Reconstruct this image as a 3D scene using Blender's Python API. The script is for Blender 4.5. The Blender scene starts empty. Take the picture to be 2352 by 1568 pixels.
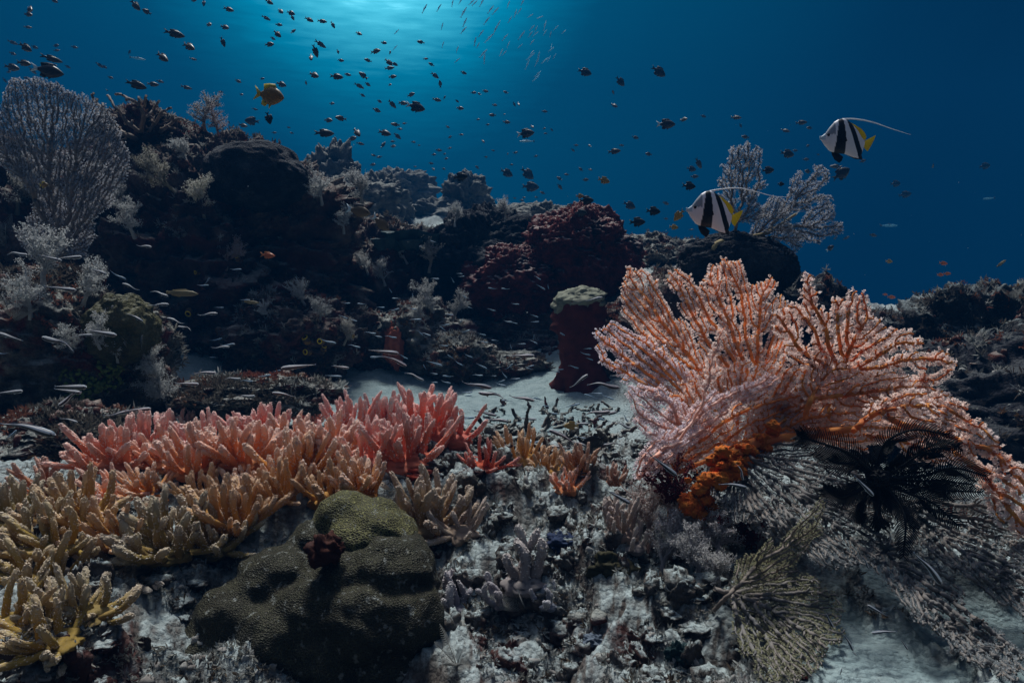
import bpy, math, random
import numpy as np
from mathutils import Vector, Matrix, Euler
from mathutils.bvhtree import BVHTree

R = math.radians
scene = bpy.context.scene
col = scene.collection
rng = np.random.default_rng(7)
random.seed(7)

# ------------------------------------------------------------------ camera
F, CX, CY = 1560.0, 1176.0, 784.0          # focal length and centre in units of a 2352-wide frame
CAMZ, PITCH = 0.6, R(4.9)
cd = bpy.data.cameras.new('camera'); cam = bpy.data.objects.new('camera', cd); col.objects.link(cam)
cam.location = (0, 0, CAMZ); cam.rotation_euler = (R(90) - PITCH, 0, 0)
cd.sensor_width = 36.0; cd.lens = 36.0 * F / 2352.0
cd.clip_start = 0.02; cd.clip_end = 500
scene.camera = cam

def ray(px, py):
    u, v = (px - CX) / F, (CY - py) / F
    c, s = math.cos(PITCH), math.sin(PITCH)
    return Vector((u, c + v * s, -s + v * c))
def P(px, py, D):
    """point seen at frame position (px,py), D metres ahead of the camera"""
    r = ray(px, py); return Vector((0, 0, CAMZ)) + r * (D / r.y)
def PA(px, py, D):
    px, py, D = np.broadcast_arrays(np.asarray(px, float), np.asarray(py, float), np.asarray(D, float))
    u, v = (px - CX) / F, (CY - py) / F
    c, s = math.cos(PITCH), math.sin(PITCH)
    y = c + v * s; z = -s + v * c
    k = D / y
    return np.stack([u * k, D, CAMZ + z * k], -1)

# ------------------------------------------------------------------ world: daylight seen from under water
SUN_AZ, SUN_EL = R(-14), R(64)             # high and ahead of the camera, as refraction bends it
world = bpy.data.worlds.new('World'); scene.world = world; world.use_nodes = True
wt = world.node_tree; wt.nodes.clear()
def wn(t, **k):
    n = wt.nodes.new(t)
    for a, b in k.items(): setattr(n, a, b)
    return n
def wl(a, b): wt.links.new(a, b)
wout = wn('ShaderNodeOutputWorld'); wbg = wn('ShaderNodeBackground'); wl(wbg.outputs[0], wout.inputs[0])
tc = wn('ShaderNodeTexCoord')
# rippled direction (the underside of the waves)
mp = wn('ShaderNodeMapping'); mp.inputs['Scale'].default_value = (22, 22, 160); wl(tc.outputs['Generated'], mp.inputs[0])
nz = wn('ShaderNodeTexNoise'); nz.inputs['Scale'].default_value = 1.0; nz.inputs['Detail'].default_value = 5; wl(mp.outputs[0], nz.inputs[0])
glow_dir = Vector(((880 - 1176) / F, 1.0, 0.50)).normalized()
dt = wn('ShaderNodeVectorMath', operation='DOT_PRODUCT'); dt.inputs[1].default_value = glow_dir; wl(tc.outputs['Generated'], dt.inputs[0])
rp = wn('ShaderNodeMath', operation='MULTIPLY_ADD'); rp.inputs[1].default_value = 0.009; rp.inputs[2].default_value = -0.0045; wl(nz.outputs['Fac'], rp.inputs[0])
ad = wn('ShaderNodeMath', operation='ADD'); wl(dt.outputs['Value'], ad.inputs[0]); wl(rp.outputs[0], ad.inputs[1])
ramp = wn('ShaderNodeValToRGB'); wl(ad.outputs[0], ramp.inputs[0])
stops = [(0.0, (0, .003, .010)), (.55, (0, .005, .017)), (.73, (0, .007, .024)), (.80, (0, .017, .047)), (.87, (0, .043, .096)), (.93, (0, .064, .135)), (.956, (0, .082, .168)),
         (.966, (0, .13, .25)), (.976, (.0, .205, .37)), (.985, (.0, .37, .62)), (.9955, (.10, .90, 1.2)), (1.0, (.5, 1.8, 2.2))]
cr = ramp.color_ramp
while len(cr.elements) < len(stops): cr.elements.new(0.5)
for e, (p, c) in zip(cr.elements, stops): e.position = p; e.color = (*c, 1)
# the window to the sky overhead
sky = wn('ShaderNodeTexSky', sky_type='NISHITA', sun_disc=False)
sky.sun_elevation = SUN_EL; sky.sun_rotation = SUN_AZ
sk = wn('ShaderNodeMix', data_type='RGBA', blend_type='MULTIPLY'); sk.inputs[0].default_value = 1
wl(sky.outputs[0], sk.inputs[6]); sk.inputs[7].default_value = (.19, .175, .145, 1)
sp = wn('ShaderNodeSeparateXYZ'); wl(tc.outputs['Generated'], sp.inputs[0])
mr = wn('ShaderNodeMapRange', interpolation_type='SMOOTHSTEP'); mr.inputs[1].default_value = .60; mr.inputs[2].default_value = .82; wl(sp.outputs['Z'], mr.inputs[0])
mx = wn('ShaderNodeMix', data_type='RGBA'); wl(mr.outputs[0], mx.inputs[0]); wl(ramp.outputs[0], mx.inputs[6]); wl(sk.outputs[2], mx.inputs[7])
wl(mx.outputs[2], wbg.inputs[0]); wbg.inputs[1].default_value = 1.0

sl = bpy.data.lights.new('sun', 'SUN'); sl.energy = 4.4; sl.angle = R(12); sl.color = (.97, 1.0, .97)
so = bpy.data.objects.new('sun', sl); col.objects.link(so)
sdir = Vector((math.sin(SUN_AZ) * math.cos(SUN_EL), math.cos(SUN_AZ) * math.cos(SUN_EL), math.sin(SUN_EL)))
so.rotation_euler = (-sdir).to_track_quat('-Z', 'Y').to_euler(); so.location = sdir * 6

vs = scene.view_settings
vs.view_transform = 'Standard'; vs.look = 'None'; vs.exposure = 0.62; vs.gamma = 1.0
cy = scene.cycles
cy.use_denoising = True; cy.max_bounces = 6; cy.diffuse_bounces = 3; cy.glossy_bounces = 2; cy.transmission_bounces = 4
cy.volume_bounces = 0; cy.transparent_max_bounces = 8; cy.caustics_reflective = False; cy.caustics_refractive = False
cy.sample_clamp_indirect = 4

# ------------------------------------------------------------------ noise
_pr = np.random.default_rng(11)
_perm = np.concatenate([_pr.permutation(256)] * 3)
_g = _pr.normal(size=(256, 3)); _g /= np.linalg.norm(_g, axis=1)[:, None]
def perlin(p):
    p = np.asarray(p, float); i = np.floor(p).astype(int); f = p - i; i &= 255
    w = f * f * f * (f * (f * 6 - 15) + 10); out = 0
    for a in (0, 1):
        for b in (0, 1):
            for c in (0, 1):
                h = _perm[_perm[_perm[i[..., 0] + a] + i[..., 1] + b] + i[..., 2] + c]
                g = _g[h]
                d = g[..., 0] * (f[..., 0] - a) + g[..., 1] * (f[..., 1] - b) + g[..., 2] * (f[..., 2] - c)
                wx = w[..., 0] if a else 1 - w[..., 0]; wy = w[..., 1] if b else 1 - w[..., 1]; wz = w[..., 2] if c else 1 - w[..., 2]
                out = out + d * wx * wy * wz
    return out * 1.6
def fbm(p, o=4, gain=.5):
    s = 0; a = 1.0; p = np.asarray(p, float)
    for k in range(o):
        s = s + a * perlin(p + 17.3 * k); p = p * 2.03; a *= gain
    return s
def ridged(p, o=4, gain=.55):
    s = 0; a = 1.0; p = np.asarray(p, float)
    for k in range(o):
        s = s + a * (1 - 2 * np.abs(perlin(p + 9.7 * k))); p = p * 2.07; a *= gain
    return s

# ------------------------------------------------------------------ objects
def tag(o, label=None, cat=None, group=None, kind=None):
    if label: o['label'] = label
    if cat: o['category'] = cat
    if group: o['group'] = group
    if kind: o['kind'] = kind
    return o
def empty(name, loc=(0, 0, 0), **k):
    o = bpy.data.objects.new(name, None); col.objects.link(o); o.location = loc; o.empty_display_size = .05
    return tag(o, **k)
def mesh_from(name, V, Fq=None, Ft=None, smooth=True, attr=None):
    V = np.asarray(V, np.float32).reshape(-1, 3)
    nq = 0 if Fq is None else len(Fq); nt = 0 if Ft is None else len(Ft)
    m = bpy.data.meshes.new(name)
    m.vertices.add(len(V)); m.vertices.foreach_set('co', V.ravel())
    m.loops.add(nq * 4 + nt * 3); m.polygons.add(nq + nt)
    li = []
    if nq: li.append(np.asarray(Fq, np.int32).ravel())
    if nt: li.append(np.asarray(Ft, np.int32).ravel())
    m.loops.foreach_set('vertex_index', np.concatenate(li))
    st = np.concatenate([np.arange(nq) * 4, nq * 4 + np.arange(nt) * 3]).astype(np.int32)
    m.polygons.foreach_set('loop_start', st)
    m.polygons.foreach_set('use_smooth', np.full(nq + nt, smooth, bool))
    if attr is not None:
        for an, av in attr.items():
            av = np.asarray(av, np.float32)
            if av.ndim == 1:
                a = m.attributes.new(an, 'FLOAT', 'POINT'); a.data.foreach_set('value', av)
            else:
                a = m.attributes.new(an, 'FLOAT_COLOR', 'POINT')
                a.data.foreach_set('color', np.concatenate([av, np.ones((len(av), 1), np.float32)], 1).ravel())
    m.update(calc_edges=True); m.validate()
    return m
def link(name, me, mat=None, parent=None, loc=None):
    o = bpy.data.objects.new(name, me); col.objects.link(o)
    if mat is not None and not len(me.materials): me.materials.append(mat)
    if parent is not None: o.parent = parent
    if loc is not None: o.location = loc
    return o
class Bag:
    """collects pieces of one mesh"""
    def __init__(s): s.V = []; s.Q = []; s.T = []; s.n = 0; s.A = []
    def add(s, V, Q=None, T=None, a=None):
        V = np.asarray(V, float).reshape(-1, 3)
        if Q is not None and len(Q): s.Q.append(np.asarray(Q, int) + s.n)
        if T is not None and len(T): s.T.append(np.asarray(T, int) + s.n)
        s.A.append(np.zeros(len(V)) if a is None else np.broadcast_to(np.asarray(a, float), (len(V),)))
        s.V.append(V); s.n += len(V); return s
    def mesh(s, name, smooth=True, an=None):
        return mesh_from(name, np.concatenate(s.V), np.concatenate(s.Q) if s.Q else None, np.concatenate(s.T) if s.T else None, smooth,
                         {an: np.concatenate(s.A)} if an else None)
def tubes(pos, rad, par, k=5):
    """rings of k vertices round every node, joined to the parent's ring"""
    pos = np.asarray(pos, float); rad = np.asarray(rad, float); par = np.asarray(par, int); N = len(pos)
    d = np.zeros((N, 3)); h = par >= 0
    d[h] = pos[h] - pos[par[h]]
    for i in np.where(~h)[0]:
        ch = np.where(par == i)[0]
        d[i] = pos[ch[0]] - pos[i] if len(ch) else (0, 0, 1)
    d /= np.maximum(np.linalg.norm(d, axis=1), 1e-9)[:, None]
    ref = np.tile([[.31, .87, .38]], (N, 1)); a = np.cross(d, ref); a /= np.maximum(np.linalg.norm(a, axis=1), 1e-6)[:, None]; b = np.cross(d, a)
    t = np.arange(k) * 2 * math.pi / k
    V = pos[:, None] + rad[:, None, None] * (a[:, None] * np.cos(t)[None, :, None] + b[:, None] * np.sin(t)[None, :, None])
    idx = np.where(h)[0]; j = np.arange(k); jn = (j + 1) % k
    Q = np.stack([par[idx][:, None] * k + j, par[idx][:, None] * k + jn, idx[:, None] * k + jn, idx[:, None] * k + j], -1).reshape(-1, 4)
    return V.reshape(-1, 3), Q
def path_nodes(pts, n):
    pts = np.asarray(pts, float); s = np.concatenate([[0], np.cumsum(np.linalg.norm(np.diff(pts, axis=0), axis=1))])
    # Catmull-Rom through the points
    t = np.linspace(0, len(pts) - 1 - 1e-6, n); i = t.astype(int); f = (t - i)[:, None]
    e = np.concatenate([[2 * pts[0] - pts[1]], pts, [2 * pts[-1] - pts[-2]]])
    p0, p1, p2, p3 = e[i], e[i + 1], e[i + 2], e[i + 3]
    return .5 * (2 * p1 + (p2 - p0) * f + (2 * p0 - 5 * p1 + 4 * p2 - p3) * f ** 2 + (3 * p1 - p0 - 3 * p2 + p3) * f ** 3)
def sphere(nu, nv):
    th = np.linspace(0, math.pi, nv)[:, None]; ph = (np.arange(nu) * 2 * math.pi / nu)[None]
    V = np.stack([np.sin(th) * np.cos(ph), np.sin(th) * np.sin(ph), np.cos(th) + 0 * ph], -1).reshape(-1, 3)
    i = np.arange(nv - 1)[:, None] * nu; j = np.arange(nu)[None]; jn = (j + 1) % nu
    Q = np.stack([i + j, i + nu + j, i + nu + jn, i + jn], -1).reshape(-1, 4)
    return V, Q

# ------------------------------------------------------------------ materials
def new_mat(name):
    m = bpy.data.materials.new(name); m.use_nodes = True
    nt = m.node_tree; b = nt.nodes['Principled BSDF']; b.inputs['Roughness'].default_value = .85
    b.inputs['Specular IOR Level'].default_value = .12
    return m, nt, b
def node(nt, t, ins=None, **k):
    n = nt.nodes.new(t)
    for a, b in k.items(): setattr(n, a, b)
    for a, b in (ins or {}).items():
        if isinstance(b, bpy.types.NodeSocket): nt.links.new(b, n.inputs[a])
        else: n.inputs[a].default_value = b
    return n
def ramp_node(nt, fac, stops):
    n = nt.nodes.new('ShaderNodeValToRGB'); c = n.color_ramp
    while len(c.elements) < len(stops): c.elements.new(.5)
    for e, (p, q) in zip(c.elements, stops): e.position = p; e.color = (*q, 1)
    nt.links.new(fac, n.inputs[0]); return n
def mixc(nt, fac, a, b, blend='MIX'):
    n = nt.nodes.new('ShaderNodeMix'); n.data_type = 'RGBA'; n.blend_type = blend
    for s, v in ((0, fac), (6, a), (7, b)):
        if isinstance(v, bpy.types.NodeSocket): nt.links.new(v, n.inputs[s])
        else: n.inputs[s].default_value = v if s == 0 else (*v, 1)
    return n.outputs[2]
def bump(nt, b, h, strength=.5, dist=.01):
    n = node(nt, 'ShaderNodeBump', {'Strength': strength, 'Distance': dist, 'Height': h}); nt.links.new(n.outputs[0], b.inputs['Normal'])

def rock_mat(name, dark, mid, pale, sediment=(.40, .41, .38), sed=.75, scale=9, blotch=None, lo=.35, hi=.85):
    """encrusted reef rock: crusts of several colours, sand dust lying on what faces up; on ledge rock that pale paints top light"""
    m, nt, b = new_mat(name)
    co = node(nt, 'ShaderNodeTexCoord').outputs['Object']
    n1 = node(nt, 'ShaderNodeTexNoise', {'Vector': co, 'Scale': scale, 'Detail': 9, 'Roughness': .68})
    c = ramp_node(nt, n1.outputs['Fac'], [(.32, dark), (.48, mid), (.66, pale)]).outputs[0]
    if blotch:
        n2 = node(nt, 'ShaderNodeTexNoise', {'Vector': co, 'Scale': scale * .55, 'Detail': 5, 'Distortion': .8})
        f2 = node(nt, 'ShaderNodeMapRange', {0: n2.outputs['Fac'], 1: .54, 2: .64}).outputs[0]
        c = mixc(nt, f2, c, blotch)
    n3 = node(nt, 'ShaderNodeTexNoise', {'Vector': co, 'Scale': scale * 7, 'Detail': 6, 'Roughness': .7})
    ge = node(nt, 'ShaderNodeNewGeometry'); sx = node(nt, 'ShaderNodeSeparateXYZ', {0: ge.outputs['Normal']})
    a = node(nt, 'ShaderNodeMath', {0: n3.outputs['Fac'], 1: .9, 2: -.45}, operation='MULTIPLY_ADD')
    a = node(nt, 'ShaderNodeMath', {0: sx.outputs['Z'], 1: a.outputs[0]}, operation='ADD')
    f = node(nt, 'ShaderNodeMapRange', {0: a.outputs[0], 1: lo, 2: hi, 4: sed}).outputs[0]
    nt.links.new(mixc(nt, f, c, sediment), b.inputs['Base Color'])
    v = node(nt, 'ShaderNodeTexVoronoi', {'Vector': co, 'Scale': scale * 11})
    hh = node(nt, 'ShaderNodeMath', {0: v.outputs['Distance'], 1: -.6, 2: n3.outputs['Fac']}, operation='MULTIPLY_ADD')
    bump(nt, b, hh.outputs[0], .9, .012)
    b.inputs['Roughness'].default_value = .95
    return m
def plain_mat(name, c1, c2, scale=30, rough=.8, bs=.4, bd=.004, trans=0.0, tcol=None):
    m, nt, b = new_mat(name)
    co = node(nt, 'ShaderNodeTexCoord').outputs['Object']
    n1 = node(nt, 'ShaderNodeTexNoise', {'Vector': co, 'Scale': scale, 'Detail': 5})
    c = mixc(nt, node(nt, 'ShaderNodeMapRange', {0: n1.outputs['Fac'], 1: .35, 2: .65}).outputs[0], c1, c2)
    nt.links.new(c, b.inputs['Base Color']); b.inputs['Roughness'].default_value = rough
    if bs: bump(nt, b, n1.outputs['Fac'], bs, bd)
    if trans:
        t = node(nt, 'ShaderNodeBsdfTranslucent'); nt.links.new(c, t.inputs[0])
        if tcol: t.inputs[0].default_value = (*tcol, 1); nt.links.remove(t.inputs[0].links[0])
        s = node(nt, 'ShaderNodeMixShader', {0: trans, 1: b.outputs[0], 2: t.outputs[0]})
        nt.links.new(s.outputs[0], nt.nodes['Material Output'].inputs[0])
    return m
def vcol_mat(name, rough=.45, spec=.3):
    m, nt, b = new_mat(name)
    a = node(nt, 'ShaderNodeAttribute', attribute_name='Col')
    nt.links.new(a.outputs['Color'], b.inputs['Base Color'])
    b.inputs['Roughness'].default_value = rough; b.inputs['Specular IOR Level'].default_value = spec
    return m

M = {}
M['bed'] = rock_mat('seabed_mat', (.022, .017, .017), (.075, .062, .055), (.17, .165, .155), (.37, .43, .435), .90, 11, (.07, .030, .026), .58, 1.06)
M['sand'] = plain_mat('sand_mat', (.42, .44, .43), (.54, .55, .53), 60, .95, .5, .006)
M['wall'] = rock_mat('reef_wall_mat', (.016, .011, .011), (.060, .030, .026), (.13, .10, .085), (.24, .25, .23), .6, 7, (.075, .022, .020), .55, 1.1)
M['black'] = rock_mat('black_crust_mat', (.008, .008, .012), (.018, .018, .024), (.05, .05, .055), (.13, .14, .14), .5, 10, None, .7, 1.25)
M['red'] = rock_mat('red_sponge_mat', (.030, .009, .010), (.10, .018, .017), (.15, .036, .032), (.34, .30, .29), .85, 10, (.035, .015, .018), .62, 1.05)
M['ledge'] = rock_mat('ledge_rock_mat', (.010, .010, .012), (.028, .028, .030), (.06, .06, .062), (.20, .23, .235), .8, 9, (.03, .018, .017), .55, 1.05)  # top-lit highlights of the ledges painted in as pale upward faces
M['far'] = rock_mat('far_reef_mat', (.03, .03, .03), (.08, .075, .07), (.16, .155, .14), (.24, .245, .23), .6, 6)
M['turfrock'] = rock_mat('turf_rock_mat', (.022, .018, .018), (.07, .058, .048), (.18, .17, .15), (.30, .31, .29), .75, 11, (.11, .03, .028), .35, .9)
M['olive'] = rock_mat('olive_coral_mat', (.035, .032, .016), (.075, .068, .03), (.13, .12, .07), (.30, .30, .26), .45, 14, (.05, .05, .02), .6, 1.1)

# ------------------------------------------------------------------ the seabed
CTRL = []
def ctl(D, *pz):
    for px, z in pz: CTRL.append((math.atan2((px - CX) / F, 1.0), math.log(D), z))
ctl(.40, (-900, .10), (0, .12), (500, .02), (1176, .0), (1700, .08), (2352, .12), (3200, .12))
ctl(.60, (-300, .14), (200, .13), (600, .04), (900, .02), (1250, .03), (1550, .10), (1800, .13), (2352, .13))
ctl(.78, (-300, .17), (0, .17), (250, .17), (500, .06), (900, .02), (1150, .03), (1350, .06), (1550, .13), (1650, .16), (1950, .17), (2352, .15))
ctl(.90, (300, .18), (480, .08), (750, .06), (980, .08), (1180, .165), (1400, .175), (1550, .18))
ctl(.83, (500, .055), (750, .035), (980, .04), (1180, .06), (1400, .09), (1550, .15))
ctl(1.0, (-400, .19), (0, .20), (400, .22), (800, .23), (1176, .23), (1500, .225), (1900, .17), (2352, .15), (2900, .15))
ctl(1.3, (-400, .19), (0, .20), (400, .25), (900, .26), (1200, .25), (1600, .22), (2000, .19), (2352, .15), (2900, .15))
ctl(1.6, (-400, .2), (0, .19), (500, .235), (900, .24), (1200, .21), (1600, .20), (2200, .10), (2900, .12))
ctl(2.05, (-400, .2), (0, .15), (500, .13), (900, .12), (1150, .11), (1500, .12), (2000, .04), (2352, .02), (2900, .04))
ctl(2.6, (-400, .3), (0, .12), (500, .09), (900, .08), (1150, .08), (1350, .09), (1700, .14), (2000, .04), (2352, .04), (2900, .1))
ctl(3.3, (-400, .6), (0, .35), (500, .12), (900, .10), (1200, .10), (1500, .32), (1800, .38), (2352, .25), (2900, .3))
ctl(4.2, (-400, .9), (0, .8), (500, .6), (900, .50), (1200, .55), (1500, .80), (1900, .45), (2352, .30), (2900, .3))
ctl(6.0, (-400, 1.0), (0, .9), (600, .95), (1000, 1.05), (1400, .97), (1700, .62), (2000, .36), (2352, .30), (2900, .4))
ctl(9.0, (-400, 1.2), (0, 1.2), (600, 1.55), (1000, 1.42), (1300, 1.16), (1600, .80), (2000, .25), (2352, .20), (2900, .2))
ctl(14., (-400, .8), (0, .8), (600, 1.2), (1000, 1.0), (1400, .5), (2000, -.4), (2352, -.6), (2900, -.6))
ctl(25., (-400, -1), (600, -1), (1400, -1.5), (2352, -2), (2900, -2))
ctl(45., (-400, -3), (600, -3), (1400, -3.5), (2352, -4), (2900, -4))
CTRL = np.array(CTRL)
def smooth01(x, a, b):
    t = np.clip((x - a) / (b - a), 0, 1); return t * t * (3 - 2 * t)
def sand_mask(x, y):
    th = np.arctan2(x, y); r = np.hypot(x, y); px = CX + F * np.tan(np.clip(th, -1.2, 1.2))
    w = fbm(np.stack([x * 2.2, y * 2.2, 0 * x], -1), 3) * .25
    chan = smooth01(r + w, 1.80, 2.15) * (1 - smooth01(r + w, 3.3, 3.8)) * smooth01(px + 300 * w, 330, 480) * (1 - smooth01(px + 300 * w, 1330, 1480))
    low = smooth01(px + 400 * w, 1760, 1960) * (1 - smooth01(r + .6 * w, 1.0, 1.25)) * smooth01(r, .4, .5)
    low = low * smooth01(fbm(np.stack([x * 7, y * 7, 0 * x + 4], -1), 3), -.42, -.15)
    return np.clip(chan + low, 0, 1)
def height(x, y, detail=True):
    th = np.arctan2(x, y); r = np.maximum(np.hypot(x, y), .05); lr = np.log(r)
    num = np.zeros_like(th); den = np.zeros_like(th) + 1e-9
    for a, b, z in CTRL:
        w = np.exp(-((th - a) / .15) ** 2 - ((lr - b) / .17) ** 2) + 1e-7 / (((th - a) / .15) ** 2 + ((lr - b) / .17) ** 2 + .3) ** 2
        num += w * z; den += w
    z = num / den
    if detail:
        s = sand_mask(x, y); rock = 1 - s
        p = np.stack([x, y, 0 * x], -1)
        far = smooth01(r, 2.5, 6)
        z = z + rock * (.034 * fbm(p * 3.1, 3) + .038 * fbm(p * 8.3 + 40, 3) * (1 - .4 * far) + .010 * ridged(p * 22 + 3, 3) + .004 * ridged(p * 70, 2) * (1 - far) + far * .10 * fbm(p * 1.3 + 5, 4)) \
            + s * (.014 * fbm(p * 5, 3) + .0045 * fbm(p * 24, 3))
        # pitted crust close by
        z = z - rock * (1 - far) * .065 * np.clip(fbm(p * 7.5 + 31, 3) - .30, 0, .6)
    return z
NT, NR = 760, 460
tg = np.linspace(-1.45, 1.45, NT); tg = tg * (.72 + .28 * (tg / 1.45) ** 2)
rg = .30 * (55 / .30) ** np.linspace(0, 1, NR)
TH, RR = np.meshgrid(tg, rg); X, Y = RR * np.sin(TH), RR * np.cos(TH)
Z = height(X, Y); SM = sand_mask(X, Y)
Vb = np.stack([X, Y, Z], -1).reshape(-1, 3)
ii = (np.arange(NR - 1)[:, None] * NT + np.arange(NT - 1)[None]).ravel()
Qb = np.stack([ii, ii + 1, ii + NT + 1, ii + NT], -1)
bed_me = mesh_from('seabed', Vb, Qb, attr={'sand': SM.ravel()})
# rock and sand in one material, mixed by where the sand lies
nt = M['bed'].node_tree; b = nt.nodes['Principled BSDF']
lk = b.inputs['Base Color'].links[0].from_socket
at = node(nt, 'ShaderNodeAttribute', attribute_name='sand')
co = node(nt, 'ShaderNodeTexCoord').outputs['Object']
sn = node(nt, 'ShaderNodeTexNoise', {'Vector': co, 'Scale': 26.0, 'Detail': 6})
sc = ramp_node(nt, sn.outputs['Fac'], [(.3, (.16, .215, .225)), (.5, (.225, .29, .30)), (.7, (.265, .33, .335))]).outputs[0]  # cyan of the underwater light put into the sand colour
nt.links.new(mixc(nt, at.outputs['Fac'], lk, sc), b.inputs['Base Color'])
bed = link('seabed', bed_me, M['bed']); tag(bed, 'pale sandy and encrusted seabed with a sand channel', None, None, 'structure')
BV, BT = [Vb], [np.concatenate([Qb[:, [0, 1, 2]], Qb[:, [0, 2, 3]]])]
BN = [len(Vb)]

# ------------------------------------------------------------------ reef rocks
def boulder_mesh(radii, seed, amp=.30, freq=1.6, crust=.06, cf=7, res=(150, 90), flat=0, squash=1.0):
    S, Q = sphere(*res); o = np.array([seed * 3.7, seed * 1.9, seed * 7.1])
    f = 1 + amp * fbm(S * freq + o, 3) + crust * ridged(S * cf + o, 3) + crust * .4 * ridged(S * cf * 3.1 + o, 2)
    V = S * f[:, None] * np.array(radii)
    return V, Q
def boulder(name, label, px, py, D, radii, seed, mat, cat='rock', amp=.30, freq=1.6, crust=.10, cf=6, res=(190, 110), group=None, rot=0):
    V, Q = boulder_mesh(radii, seed, amp, freq, crust, cf, res)
    if rot: V = V @ np.array(Matrix.Rotation(rot, 3, 'Y')).T
    c = P(px, py, D)
    o = link(name, mesh_from(name, V, Q), mat, None, c)
    tag(o, label, cat, group)
    BV.append(V + np.array(c)); BT.append(np.concatenate([Q[:, [0, 1, 2]], Q[:, [0, 2, 3]]]))
    return o
g = 'reef rocks behind the sand channel'
boulder('reef_wall', 'tall dark reef wall with growth behind the small striped fish', 455, 650, 3.75, (.78, .55, .62), 3, M['wall'], amp=.34, crust=.12, res=(300, 180), group=g)
boulder('reef_rock', 'dark hump of reef rock under the branching staghorn coral', 350, 390, 3.75, (.30, .28, .27), 5, M['wall'], group=g)
boulder('reef_rock', 'black rock behind and below the big pale sea fan', 40, 560, 3.3, (.38, .30, .42), 6, M['wall'], group=g)
boulder('plate_coral', 'smooth dark plate coral on the crest of the reef wall', 592, 405, 3.35, (.235, .20, .165), 8, M['black'], 'coral', amp=.16, freq=1.2, crust=.012, cf=5)
boulder('plate_coral', 'small dark overhanging lip beside the smooth dark plate coral', 672, 398, 3.30, (.085, .10, .055), 21, M['black'], 'coral', amp=.25, freq=1.3, crust=.02, res=(80, 50), rot=.5)
boulder('reef_rock', 'dark maroon rock shoulder beside the yellow ringed sea squirts', 660, 790, 3.15, (.24, .22, .21), 9, M['wall'], group=g)
boulder('reef_rock', 'dark crusted rock left of the white soft coral trees', 880, 700, 4.05, (.36, .30, .42), 10, M['wall'], group=g)
boulder('reef_rock', 'low dark rock foot behind the middle of the sand channel', 1110, 790, 4.0, (.46, .30, .22), 12, M['wall'], group=g)
boulder('reef_rock', 'jet black crusted mound left of the red sponge boulders', 1105, 610, 4.0, (.31, .25, .27), 13, M['black'], group=g, crust=.09)
boulder('sponge', 'dark red sponge boulder, lower left one of the red pair', 1185, 652, 3.75, (.25, .20, .19), 14, M['red'], 'sponge', amp=.22, group='red sponge boulders')
boulder('sponge', 'dark red sponge boulder, upper right one of the red pair', 1335, 592, 3.75, (.27, .22, .225), 15, M['red'], 'sponge', amp=.22, group='red sponge boulders')
boulder('reef_rock', 'pale turf covered reef terrace right of the red sponge boulders', 1520, 640, 4.6, (.42, .4, .25), 16, M['turfrock'], group=g)
boulder('sponge', 'black slab-shaped sponge with ragged rim behind the orange sea fan', 1690, 620, 2.9, (.235, .10, .145), 17, M['black'], 'sponge', amp=.14, freq=1.5, crust=.05)
boulder('reef_rock', 'dark layered reef slope right of the orange sea fan', 2265, 905, 2.7, (.36, .4, .34), 18, M['ledge'], amp=.42, crust=.10, res=(220, 130))
boulder('reef_rock', 'rounded dark rock on top of the layered reef slope', 2190, 765, 3.1, (.20, .2, .13), 19, M['ledge'], crust=.12)
boulder('reef_rock', 'dark rock at the far edge of the layered reef slope', 2410, 770, 3.1, (.3, .25, .17), 20, M['ledge'], crust=.1)
boulder('reef_rock', 'rounded encrusted rock under the feathery white corals and green sea squirts', 150, 850, 2.3, (.33, .28, .29), 22, M['turfrock'], amp=.25, crust=.06, res=(240, 140))
boulder('mound_coral', 'olive brown mound coral on the shoulder of the rounded encrusted rock', 280, 755, 2.12, (.095, .10, .105), 23, M['olive'], 'coral', amp=.22, crust=.018, cf=9)
boulder('reef_rock', 'low dusty rock between the sand channel and pink finger coral', 585, 912, 2.25, (.235, .14, .06), 24, M['turfrock'], crust=.1)
boulder('reef_rock', 'dark rock pit under the olive finger corals', 170, 1010, 1.75, (.16, .14, .07), 25, M['turfrock'], crust=.1)
for i, (px, py, D, rr, mt, lab) in enumerate([
    (470, 850, 3.35, (.22, .2, .16), 'wall', 'dark rock at the foot of the reef wall by the left strip of sand'), (800, 800, 3.5, (.22, .2, .20), 'wall', 'dark rock right behind the buff soft coral at the sand edge'),
    (960, 790, 3.5, (.24, .2, .20), 'turfrock', 'crusted rock under the white soft coral trees'), (1060, 830, 3.3, (.15, .15, .11), 'turfrock', 'crusted knoll standing in the back of the sand channel'),
    (1170, 845, 3.35, (.20, .13, .07), 'turfrock', 'low crusted rock at the back edge of the sand channel'), (1290, 840, 3.5, (.15, .13, .10), 'wall', 'dark little rock just left behind the mushroom-capped pillar'),
    (1210, 790, 3.75, (.30, .2, .18), 'wall', 'shadowed rock under the red sponge boulders'), (1425, 835, 3.12, (.19, .16, .22), 'wall', 'dark rock right beside the mushroom-capped pillar'),
    (1580, 800, 3.1, (.30, .25, .30), 'wall', 'dark rock seen through the left fronds of the orange fan'), (1800, 820, 3.0, (.36, .3, .28), 'black', 'black rock seen through the middle of the orange fan'),
    (2010, 860, 2.9, (.28, .3, .24), 'black', 'black rock seen behind the right fronds of the orange fan'), (2190, 965, 2.25, (.52, .3, .23), 'black', 'rock coloured black for the dark of the gap beneath the layered reef slope'),  # gap rock enlarged and blackened in colour to darken the crevice
    (2330, 1330, 1.25, (.16, .14, .10), 'black', 'dark rock behind the grey fans at the right edge')]):
    boulder('reef_rock', lab, px, py, D, rr, 70 + i, M[mt], amp=.32, crust=.09, res=(130, 80), group=g)
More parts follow.
